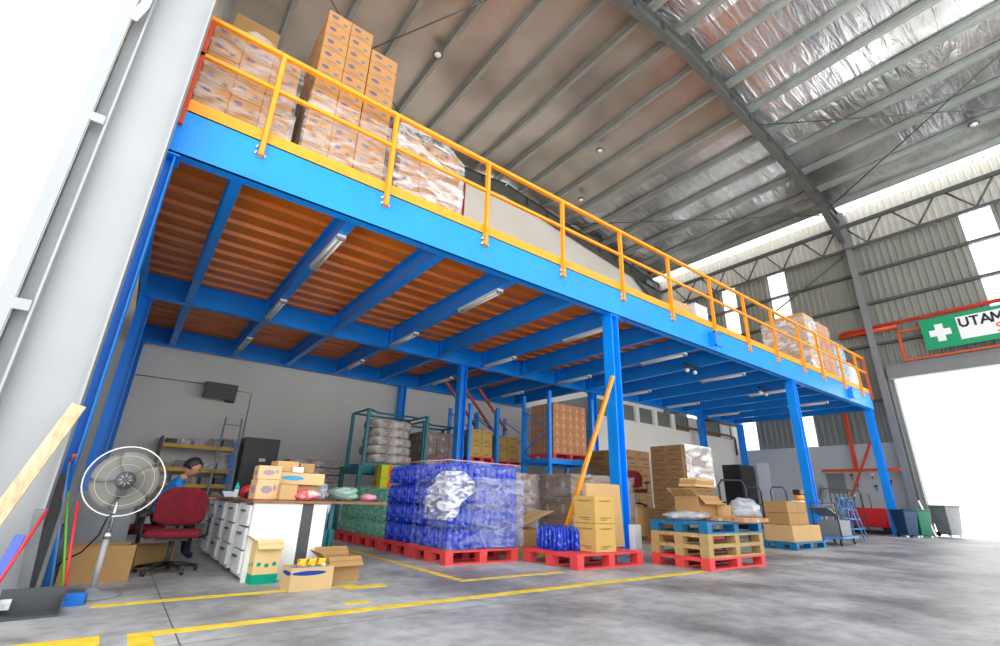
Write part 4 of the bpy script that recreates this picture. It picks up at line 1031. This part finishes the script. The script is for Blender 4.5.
blob('red_packet', (1.43, 4.84, zt_+.045), .13, .08, .05, mat('red_white_packet', (.75, .1, .1), .35, var=0, scale=10, c2=(.85, .7, .68), contrast=(.5, .6)), 'red and white soft packet at the desk front', 'packet', .25, 5, .9)
blob('plastic_bag', (1.66, 5.28, .72), .1, .12, .095, M['baggrey'], 'crumpled grey translucent bag at the right end of the desk', 'bag', .45, 6, .95, 3)
blob('plastic_bag', (2.05, 5.6, .70), .16, .18, .075, M['baggreen'], 'pale green crumpled plastic on the side table', 'bag', .35, 7, .9)
blob('pink_bag', (2.32, 5.5, .665), .09, .1, .04, M['pink'], 'pink packet on the side table before the green bottles', 'packet', .3, 9, .9)
t = thing('teal_bottle', 'bottle with an aqua cap standing on the desk', 'bottle', (.995, 5.75, zt_))
MB().lathe([(.02, 0), (.022, .01), (.022, .08), (.012, .1)], n=14).build('bottle_body', M['lampglass'], t); MB().lathe([(.025, .085), (.025, .1), (.008, .135), (.006, .15)], n=14).build('cap', M['aqua'], t)
t = thing('red_helmet', 'red helmet with a black opening on the desk', 'helmet', (1.08, 5.6, zt_))
b = MB(); b.sphere((0, 0, .06), .075, 18, 10, (1, 1, .9)); b.v = [(x, y, max(0, z)) for x, y, z in b.v]; b.build('shell', M['redplastic'], t); MB().sphere((.0, -.045, .04), .045, 14, 8).build('opening', M['black'], t)
o = MB().box(-.07, .07, -.1, .1, 0, .006, Matrix.Rotation(.25, 4, 'X')).build('paper_sheet', M['signwhite'], loc=(1.02, 6.2, zt_+.03)); put(o, 'white papers propped at the far part of the desk', 'papers')
# floor cartons
t = crumple_box('open_carton', (1.12, 4.68, 0), .2, .2, .32, M['cardgreen'], 'tall carton with green leafy print standing by the desk end', True, .05)
t = crumple_box('open_carton', (1.36, 4.25, 0), .33, .22, .16, carton_mat('carton_blue_band', (.62, .42, .2), ink=(.01, .05, .3), marks=((.42, .75, .4, .1),)), 'low open carton on the floor holding yellow and blue packets', False, .06)
t = crumple_box('open_carton', (1.70, 4.52, 0), .3, .22, .19, M['card'], 'brown carton on the floor behind the low open one', True, .1)
for k in range(3):
    o = MB().box(-.035, .035, -.02, .02, 0, .13).build('yellow_packet', mat('yellow_packet_%d' % k, (.85, .6, .02), .4, var=0, scale=25, c2=(.5, .1, .02), contrast=(.5, .6)), loc=(1.32+.075*k, 4.29, .075), bevel=.006); tag(o, 'yellow packet upright in the low open floor carton', 'packet', 'yellow packets in the floor carton')
for k in range(3):
    o = MB().box(-.04, .04, -.02, .02, 0, .1).build('blue_packet', M['blueplastic'], loc=(1.27+.085*k, 4.23, .055), bevel=.006); tag(o, 'blue packet in the front of the low open floor carton', 'packet', 'blue packets in the floor carton')
t = thing('spray_bottle', 'white plastic bottle in the right end of the low floor carton', 'bottle', (1.48, 4.24, .01))
MB().lathe([(.025, 0), (.03, .01), (.03, .1), (.012, .13)], n=14).build('bottle_body', M['bagwhite'], t); MB().lathe([(.014, .13), (.014, .16)], n=12).build('cap', M['ivory'], t)
# shelving with ladder and boxes
sh = thing('storage_shelf', 'grey storage shelving with yellow beams against the back wall', 'shelf', (.55, 12.5, 0))
for x in (0, 1.42):
    for y in (0, .45): MB().box(x-.025, x+.025, y-.025, y+.025, 0, 1.75).build('upright', M['blue'] if x else M['darkgrey'], sh)
for z in (.45, .8, 1.12, 1.6):
    MB().box(0, 1.42, 0, .45, z-.02, z).build('shelf_board', M['midgrey'], sh)
    b = MB(); b.box(.03, 1.39, -.03, -.0, z-.07, z+.01); b.build('beam', M['yellowpaint'], sh)
for i, z in enumerate((.45, .8, 1.12, 1.6)):
    for k in range(5):
        hh = rnd(.1, .22); mm = [M['midgrey'], M['baggrey'], M['sack'], M['darkgrey'], M['wallwhite']][(k*3+i) % 5]
        o = carton_obj(.2, .3, hh, mm, (.72+.27*k, 12.72, z+.002), rnd(-.1, .1), 'storage_box')
        tag(o, ['dark grey', 'grey', 'dull', 'pale', 'mixed'][(k+i) % 5]+' box on the '+['lowest', 'second', 'third', 'top'][i]+' board of the storage shelving, '+['first', 'second', 'third', 'fourth', 'last'][k]+' from left', 'box', 'storage boxes on the shelving')
ld = thing('step_ladder', 'grey aluminium ladder standing before the shelving', 'ladder', (1.78, 12.1, 0))
for s_ in (-1, 1): MB().tube([(s_*.24, 0, 0), (s_*.16, .25, 2.25)], .02, 8).build('rail', M['greysteel'], ld)
for k in range(7):
    u = (k+.5)/7; MB().box(-.22+.07*u, .22-.07*u, .25*u-.03, .25*u+.03, 2.25*u-.01, 2.25*u+.01).build('rung', M['greysteel'], ld)
o = thing('wall_cabinet', 'black cabinet standing against the back wall right of the ladder', 'cabinet', (2.52, 12.75, 0))
MB().box(-.38, .38, -.2, .2, 0, 1.88).build('cabinet_body', M['black'], o); MB().box(-.36, .36, -.215, -.2, .05, 1.84).build('door', M['black'], o); MB().box(-.02, .12, -.222, -.215, 1.35, 1.42).build('label_plate', M['signwhite'], o)

# person seated at the desk
def skin_mesh(joints, edges, root=0, sub=1):
    me = bpy.data.meshes.new('tmp'); me.from_pydata([j[0] for j in joints], edges, []); o = bpy.data.objects.new('tmp', me); C.objects.link(o)
    s_ = o.modifiers.new('s', 'SKIN'); s_.use_smooth_shade = True
    lay = me.skin_vertices[0] if me.skin_vertices else None
    for i, j in enumerate(joints):
        r_ = j[1]; r_ = (r_, r_) if not isinstance(r_, tuple) else r_
        me.skin_vertices[0].data[i].radius = r_
        me.skin_vertices[0].data[i].use_root = (i == root)
    sb = o.modifiers.new('u', 'SUBSURF'); sb.levels = sub; sb.render_levels = sub
    bpy.context.view_layer.update(); dg = bpy.context.evaluated_depsgraph_get()
    r = bpy.data.meshes.new_from_object(o.evaluated_get(dg)); bpy.data.objects.remove(o); return r
def person():
    # real-world metres / S; sits facing +X, leaning over the desk
    t = thing('person', 'person in a blue shirt with short black hair sitting at the desk, head bent', 'person', (.38, 6.35, 0))
    k = 1/S
    J = [((0, 0, .50*k), (.13*k, .15*k)), ((.06*k, 0, .68*k), (.12*k, .14*k)), ((.14*k, 0, .88*k), (.11*k, .16*k)), ((.2*k, 0, .97*k), (.055*k, .055*k)), ((.235*k, 0, 1.02*k), (.05*k, .05*k)),
         ((.15*k, .18*k, .92*k), .05*k), ((.22*k, .24*k, .72*k), .042*k), ((.42*k, .16*k, .70*k), .034*k), ((.5*k, .13*k, .73*k), .026*k),
         ((.15*k, -.18*k, .92*k), .05*k), ((.22*k, -.24*k, .72*k), .042*k), ((.42*k, -.16*k, .70*k), .034*k), ((.5*k, -.13*k, .73*k), .026*k),
         ((.02*k, .1*k, .5*k), .085*k), ((.4*k, .12*k, .52*k), .06*k), ((.42*k, .12*k, .1*k), .042*k), ((.5*k, .12*k, .06*k), .035*k),
         ((.02*k, -.1*k, .5*k), .085*k), ((.4*k, -.12*k, .52*k), .06*k), ((.42*k, -.12*k, .1*k), .042*k), ((.5*k, -.12*k, .06*k), .035*k)]
    E_ = [(0, 1), (1, 2), (2, 3), (3, 4), (2, 5), (5, 6), (6, 7), (7, 8), (2, 9), (9, 10), (10, 11), (11, 12), (0, 13), (13, 14), (14, 15), (15, 16), (0, 17), (17, 18), (18, 19), (19, 20)]
    me = skin_mesh(J, E_, 0, 2); me.materials.clear(); me.materials.append(M['shirt']); me.materials.append(M['jeans']); me.materials.append(M['skin'])
    for p in me.polygons:
        c_ = p.center
        if c_.z < .56*k and c_.z < .6*k: p.material_index = 1
        if c_.x > .28*k and c_.z > .62*k or c_.z > .955*k and c_.x > .17*k: p.material_index = 2
    body = bpy.data.objects.new('body', me); C.objects.link(body); body.parent = t
    # hands: palm and five fingers
    for s_ in (-1, 1):
        b = MB(); hx, hy, hz = .5*k, s_*.13*k, .735*k
        b.sphere((hx+.04*k, hy, hz), .042*k, 12, 8, (1, .8, .38))
        for q in range(4):
            y = hy+(q-1.5)*.018*k; L_ = [.06, .075, .07, .055][q]*k
            b.tube([(hx+.07*k, y, hz), (hx+.07*k+L_*.55, y, hz+.006*k), (hx+.07*k+L_, y, hz-.012*k)], [.009*k, .008*k, .006*k], 6)
        b.tube([(hx+.02*k, hy-s_*.025*k, hz), (hx+.05*k, hy-s_*.055*k, hz), (hx+.08*k, hy-s_*.06*k, hz-.006*k)], [.011*k, .009*k, .007*k], 6)
        b.build('hand', M['skin'], t)
    # head, facing +X, bent forward
    hm = Matrix.Translation((.285*k, 0, 1.11*k)) @ Matrix.Rotation(.45, 4, 'Y')
    b = MB(); n_, kk = 20, 14; vs = []
    for i in range(kk+1):
        for j in range(n_):
            tt = PI*i/kk; a = 2*PI*j/n_; p = Vector((math.sin(tt)*math.cos(a), math.sin(tt)*math.sin(a), -math.cos(tt)))
            x, y, z = p.x*.098, p.y*.076, p.z*.118
            if p.z < 0: x *= (1+.25*p.z) if p.x < 0 else 1; y *= (1+.3*p.z)
            if p.x > .9 and abs(p.y) < .3 and -.35 < p.z < .1: x += .02
            if p.x > .6 and abs(p.z-.12) < .15 and .25 < abs(p.y) < .55: x -= .006
            vs.append(hm @ Vector((x*k, y*k, z*k)))
    b.add(vs, [(i*n_+j, i*n_+(j+1) % n_, (i+1)*n_+(j+1) % n_, (i+1)*n_+j) for i in range(kk) for j in range(n_)], True)
    b.build('head', M['skin'], t)
    for s_ in (-1, 1):
        MB().sphere(tuple(hm @ Vector((-.005*k, s_*.078*k, -.005*k))), .024*k, 10, 6, (.8, .4, 1.3)).build('ear', M['skin'], t)
        MB().sphere(tuple(hm @ Vector((.088*k, s_*.03*k, .012*k))), .011*k, 8, 6).build('eye', M['black'], t)
    MB().sphere(tuple(hm @ Vector((.088*k, 0, -.06*k))), .02*k, 8, 6, (.4, 1, .3)).build('mouth', M['redpipe'], t)
    b = MB(); vs = []
    for i in range(kk+1):
        for j in range(n_):
            tt = PI*i/kk; a = 2*PI*j/n_; p = Vector((math.sin(tt)*math.cos(a), math.sin(tt)*math.sin(a), -math.cos(tt)))
            q = 1.12+.05*noise.noise(p*5)
            zz = p.z
            lim = -.35 if p.x < .1 else .35+.25*min(1, p.x)
            if zz < lim: q = .8
            vs.append(hm @ Vector((p.x*.098*k*q-.004, p.y*.078*k*q, p.z*.12*k*q)))
    b.add(vs, [(i*n_+j, i*n_+(j+1) % n_, (i+1)*n_+(j+1) % n_, (i+1)*n_+j) for i in range(kk) for j in range(n_)], True)
    b.build('hair', M['hair'], t)
person()

# ------------------------------------------------------------------ right middle: trolleys and goods
def hand_truck(loc, rz, label, h=1.05, w=.34, group=None, m=None):
    m = m or M['black']; t = thing('hand_truck', label, 'hand truck', loc, rz, group)
    b = MB(); r = .016
    b.tube([(-w/2, .0, .1), (-w/2, .04, h-.08), (-w/2+.05, .05, h), (w/2-.05, .05, h), (w/2, .04, h-.08), (w/2, 0, .1)], r, 8); b.build('frame', m, t)
    b = MB()
    for k in range(3): z = .3+k*.22; b.tube([(-w/2, .01+.03*z, z), (w/2, .01+.03*z, z)], r*.8, 6)
    b.build('crossbar', m, t)
    b = MB(); b.box(-w/2, w/2, -.2, .0, .02, .03); b.build('toe_plate', m, t)
    for s_ in (-1, 1): MB().lathe([(.05, -.018), (.075, -.014), (.075, .014), (.05, .018)], (s_*(w/2+.03), .06, .076), 16, Matrix.Rotation(PI/2, 4, 'Y')).build('wheel', M['black'], t)
    return t
hand_truck((7.75, 4.08, 0), -.9, 'tall black hand truck right of the pallet tower', 1.08, .38)
hand_truck((10.75, 5.2, 0), -.8, 'black hand truck handle sticking up behind the carton group, left', 1.08, .3)
hand_truck((11.9, 5.2, 0), -.8, 'black hand truck handle sticking up behind the carton group, right', 1.12, .32)
pallet(9.6, 4.05, 0, 1.25, .6, .12, M['palletblue'], 'blue pallet under the pale cartons before the second front column')
stack(9.62, 4.08, .122, 3, 1, 1, (.4, .5, .28), M['cardlight'], 'pale brown carton in the bottom row on the far blue pallet', 'bottom row cartons on the far blue pallet', hide=False)
stack(9.66, 4.12, .404, 2, 1, 2, (.4, .42, .2), M['card'], 'brown carton piled on the bottom row of the far blue pallet', 'piled cartons on the far blue pallet', hide=False)
o = MB().box(-.09, .09, -.09, .09, 0, .42).build('white_carton', M['bagwhite'], loc=(10.58, 4.3, .406), bevel=.01); tag(o, 'narrow white carton standing beside the piled brown cartons', 'carton')
t = thing('power_tool', 'orange and black machine on top of the narrow white carton', 'tool', (10.62, 4.28, .83))
MB().sphere((0, 0, .06), .09, 14, 8, (1, 1, .7)).build('motor_body', M['orange'], t); MB().box(-.1, .12, -.07, .07, .1, .2).build('top_cover', M['black'], t, bevel=.02)
ft = thing('flatbed_trolley', 'blue flatbed trolley with black castors by the second front column', 'trolley', (12.3, 4.35, 0), .1)
MB().box(-.6, .6, -.25, .25, .13, .17).build('platform', M['lightblue'], ft)
for x in (-.5, .5):
    for y in (-.18, .18): MB().lathe([(.04, -.02), (.06, -.016), (.06, .016), (.04, .02)], (x, y, .062), 14, Matrix.Rotation(PI/2, 4, 'X')).build('castor', M['black'], ft)
b = MB(); b.tube([(-.58, -.22, .17), (-.62, -.22, .8), (-.62, .22, .8), (-.58, .22, .17)], .016, 8); b.build('handle', M['darkgrey'], ft)
o = MB().box(-.3, .3, -.2, .2, 0, .02, Matrix.Rotation(.3, 4, 'Y')).build('grey_sheet', M['midgrey'], loc=(12.5, 4.6, .62)); tag(o, 'grey sheet resting against the second front column at waist height', 'sheet')
MBs = MB().box(-.3, .3, -.2, .2, 0, .3); o = MBs.build('grey_crate', M['midgrey'], loc=(12.4, 4.4, .172)); tag(o, 'grey crate on the blue flatbed trolley', 'crate')
# standing fan far
t = thing('floor_fan', 'dark round floor fan behind the blue ladders far right', 'fan', (14.9, 5.6, 0))
MB().lathe([(.2, 0), (.2, .02), (.03, .04)], n=18).build('base', M['black'], t); MB().tube([(0, 0, .04), (0, 0, 1.0)], .02, 8).build('pole', M['black'], t)
b = MB(); fm2 = Matrix.Translation((0, -.05, 1.12)) @ Matrix.Rotation(PI/2, 4, 'X') @ Matrix.Rotation(-.6, 4, 'Y')
for rr in (.08, .14, .2, .25):
    b.tube([tuple(fm2 @ Vector((rr*math.cos(2*PI*i/24), rr*math.sin(2*PI*i/24), 0))) for i in range(25)], .007, 5, False)
b.build('cage', M['black'], t)
b = MB()
for k in range(4):
    a = PI/2*k; b.add([tuple(fm2 @ Vector(p)) for p in ((0, 0, 0), (.22*math.cos(a), .22*math.sin(a), -.02), (.22*math.cos(a+.9), .22*math.sin(a+.9), .02))], [(0, 1, 2)])
b.build('blade', M['darkgrey'], t).modifiers.new('s', 'SOLIDIFY').thickness = .004
def aladder(loc, rz, m, label, h=.85):
    t = thing('step_ladder', label, 'ladder', loc, rz)
    for s_ in (-1, 1):
        MB().tube([(s_*.2, -.2, 0), (s_*.14, 0, h)], .018, 6).build('rail', m, t); MB().tube([(s_*.2, .2, 0), (s_*.14, .02, h)], .018, 6).build('rail', m, t)
    for k in range(3): u = (k+1)/4; MB().box(-.2+.06*u, .2-.06*u, -.2+.2*u-.04, -.2+.2*u+.04, h*u-.012, h*u+.012).build('step', m, t)
    MB().box(-.15, .15, -.05, .07, h, h+.02).build('top_step', m, t)
aladder((13.9, 5.0, 0), -.5, M['greysteel'], 'pale grey step ladder left of the blue ones by the second front column', .8)
aladder((14.8, 4.95, 0), -.5, M['lightblue'], 'light blue step ladder, nearer of the blue pair', .95)
aladder((15.7, 5.15, 0), -.4, M['lightblue'], 'light blue step ladder, farther of the blue pair', .9)
for k in range(4):
    hand_truck((16.6+.55*k, 5.9-.05*k, 0), -1.2, 'dark hand truck in the row parked before the end wall, '+['first', 'second', 'third', 'fourth'][k]+' from the left', 1.25, .34, 'hand trucks parked by the end wall', M['darkgrey'])
t = thing('red_tool_cart', 'red metal tool cart against the end wall left of the last column', 'cart', (19.1, 5.75, 0), -PI/2)
MB().box(-.5, .5, -.25, .25, .2, .75).build('body', M['redplastic'], t, bevel=.015); MB().box(-.5, .5, -.25, .25, .02, .1).build('chassis', M['black'], t)
for s_ in (-1, 1): MB().box(s_*.25-.24, s_*.25+.24, -.262, -.25, .25, .7).build('door', M['redplastic'], t)
MB().tube([(-.12, 0, .75), (-.12, 0, 1.15), (.12, 0, 1.15), (.12, 0, .75)], .014, 6).build('handle', M['darkgrey'], t)
for x in (-.4, .4): MB().box(x-.05, x+.05, -.2, .2, .1, .2).build('leg', M['black'], t)
# wheelie bins
def wbin(loc, rz, m, label, s_=1):
    t = thing('wheelie_bin', label, 'bin', loc, rz)
    b = MB(); 
    vs = []
    for z, w, d in ((.06, .2, .2), (.85, .27, .27)):
        for x, y in ((-1, -1), (1, -1), (1, 1), (-1, 1)): vs.append((x*w*s_, y*d*s_, z*s_))
    b.add(vs, [(3, 2, 1, 0), (0, 1, 5, 4), (1, 2, 6, 5), (2, 3, 7, 6), (3, 0, 4, 7), (4, 5, 6, 7)]); b.build('bin_body', m, t, bevel=.02)
    MB().box(-.29*s_, .29*s_, -.3*s_, .31*s_, .85*s_, .89*s_).build('lid', m, t, bevel=.015)
    for q in (-1, 1): MB().lathe([(.04, -.02), (.07, -.016), (.07, .016), (.04, .02)], (q*.2*s_, .18*s_, .072), 14, Matrix.Rotation(PI/2, 4, 'Y')).build('wheel', M['black'], t)
    for q in (-1, 1): MB().box(q*.17-.03, q*.17+.03, -.18*s_, -.12*s_, 0, .06*s_).build('foot', M['signwhite'], t)
    return t
wbin((18.72, 4.45, 0), -.5, M['green'], 'dark green wheelie bin at the doorway corner', .84)
wbin((18.15, 4.62, 0), -.5, mat('navy_bin', (.01, .05, .12), .4), 'dark blue wheelie bin between the last platform column and the green bin', .82)
wbin((20.25, 4.12, 0), -.5, M['midgrey'], 'grey wheelie bin standing just outside the bright doorway', 1.0)
o = MB().obox((19.45, 4.3, .0), (19.65, 4.55, 1.0), .05, .05).build('bollard_pole', M['ivory']); tag(o, 'pale pole leaning at the doorway edge beside the green bin', 'pole')
# wall panel and hung tools
o = MB().box(-.015, 0, -.28, .28, 0, .66).build('notice_board', M['midgrey'], loc=(19.97, 6.75, 1.2)); tag(o, 'grey rectangular board on the end wall left of the orange post', 'board')
for y, z, m, l in ((6.24, 1.66, 'redplastic', 'small red'), (6.15, 1.35, 'black', 'black'), (5.66, 1.66, 'signwhite', 'white'), (5.62, 1.3, 'blueplastic', 'blue'), (5.2, 1.45, 'darkgrey', 'dark grey'), (6.3, 1.0, 'signwhite', 'low white')):
    t = thing('hung_tool', l+' tool hanging on the end wall above the hand trucks', 'tool', (19.95, y, z)); MB().tube([(0, 0, 0), (0, 0, .12)], .014, 6).build('shaft', M['darkgrey'], t); MB().box(-.03, .02, -.05, .05, .1, .18).build('tool_head', M[m], t, bevel=.008)
# tall dark cabinet + door ajar at far corner, teal cabinet, maroon chair behind
o = thing('dark_cabinet', 'tall black cabinet in the far corner beyond the pallet tower', 'cabinet', (16.9, 8.6, 0)); MB().box(-.5, .5, -.3, .3, 0, 2.0).build('cabinet_body', M['black'], o); MB().box(-.49, .49, -.315, -.3, .05, 1.95).build('door', M['black'], o)
o = thing('grey_cabinet', 'grey-green metal cabinet left of the tall black one', 'cabinet', (14.6, 8.9, 0)); MB().box(-.7, .7, -.3, .3, 0, 1.95).build('cabinet_body', mat('greygreen', (.22, .27, .24), .5), o); MB().box(-.02, .02, -.31, -.3, .05, 1.9).build('door_seam', M['darkgrey'], o)
struct(MB().box(XE-.06, XE-.03, 8.95, 9.4, .05, 2.3).build('door_1', M['white']))
office_chair((8.45, 6.5, .62), -.7, 'maroon office chair standing high behind the first front column')
pallet(8.0, 6.2, 0, .8, .75, .12, M['palletwood'], 'wooden pallet under the chair behind the first front column')
o = carton_obj(.75, .65, .49, M['card'], (8.42, 6.55, .122)); tag(o, 'wide carton under the chair behind the first front column', 'carton')
# outside, through the doorway
ob = thing('outside_building', 'very pale building across the yard seen through the doorway', 'building', (52, -6, -.02))
MB().box(0, 6, -24, 18, 0, 16).build('wall', mat('pale_render', (.9, .9, .9), .8, var=0), ob)
for y, z in ((7.5, 11.5), (2.2, 11.8), (6.5, 7.0), (3.5, 7.0), (-2, 7.0)): MB().box(-.05, 0, y-.7, y+.7, z, z+1.1).build('window', mat('pale_window', (.55, .65, .68), .3, var=0), ob)
sl = thing('street_lamp', 'slim street lamp out in the yard beyond the doorway', 'street lamp', (33, 3.3, -.02))
MB().tube([(0, 0, 0), (0, 0, 4.6)], .05, 8).build('pole', M['midgrey'], sl); MB().box(-.1, .1, -.35, .35, 4.6, 4.72).build('lamp_head', M['midgrey'], sl)

# ------------------------------------------------------------------ light
w = bpy.data.worlds.new('world'); sc.world = w; w.use_nodes = True
bg = w.node_tree.nodes['Background']; bg.inputs[0].default_value = (.93, .97, 1.0, 1); bg.inputs[1].default_value = 2.4
sl_ = bpy.data.lights.new('sun', 'SUN'); sl_.energy = 11; sl_.angle = .02; sl_.color = (1, .96, .9); so_ = bpy.data.objects.new('sun', sl_); C.objects.link(so_); so_.rotation_euler = (math.radians(24), 0, 0); so_.location = (5, -15, 30)
sc.view_settings.view_transform = 'Standard'; sc.view_settings.look = 'None'; sc.view_settings.gamma = 1; sc.view_settings.use_curve_mapping = False
sc.view_settings.exposure = 0.15

# ------------------------------------------------------------------ bring everything to real scale
done = set()
for o in list(C.objects):
    if o.type == 'CAMERA': continue
    o.location = o.location*S
    if o.type == 'MESH':
        if o.data.name not in done:
            done.add(o.data.name); o.data.transform(Matrix.Scale(S, 4))
        for md in o.modifiers:
            if md.type == 'BEVEL': md.width *= S
            if md.type == 'SOLIDIFY': md.thickness *= S
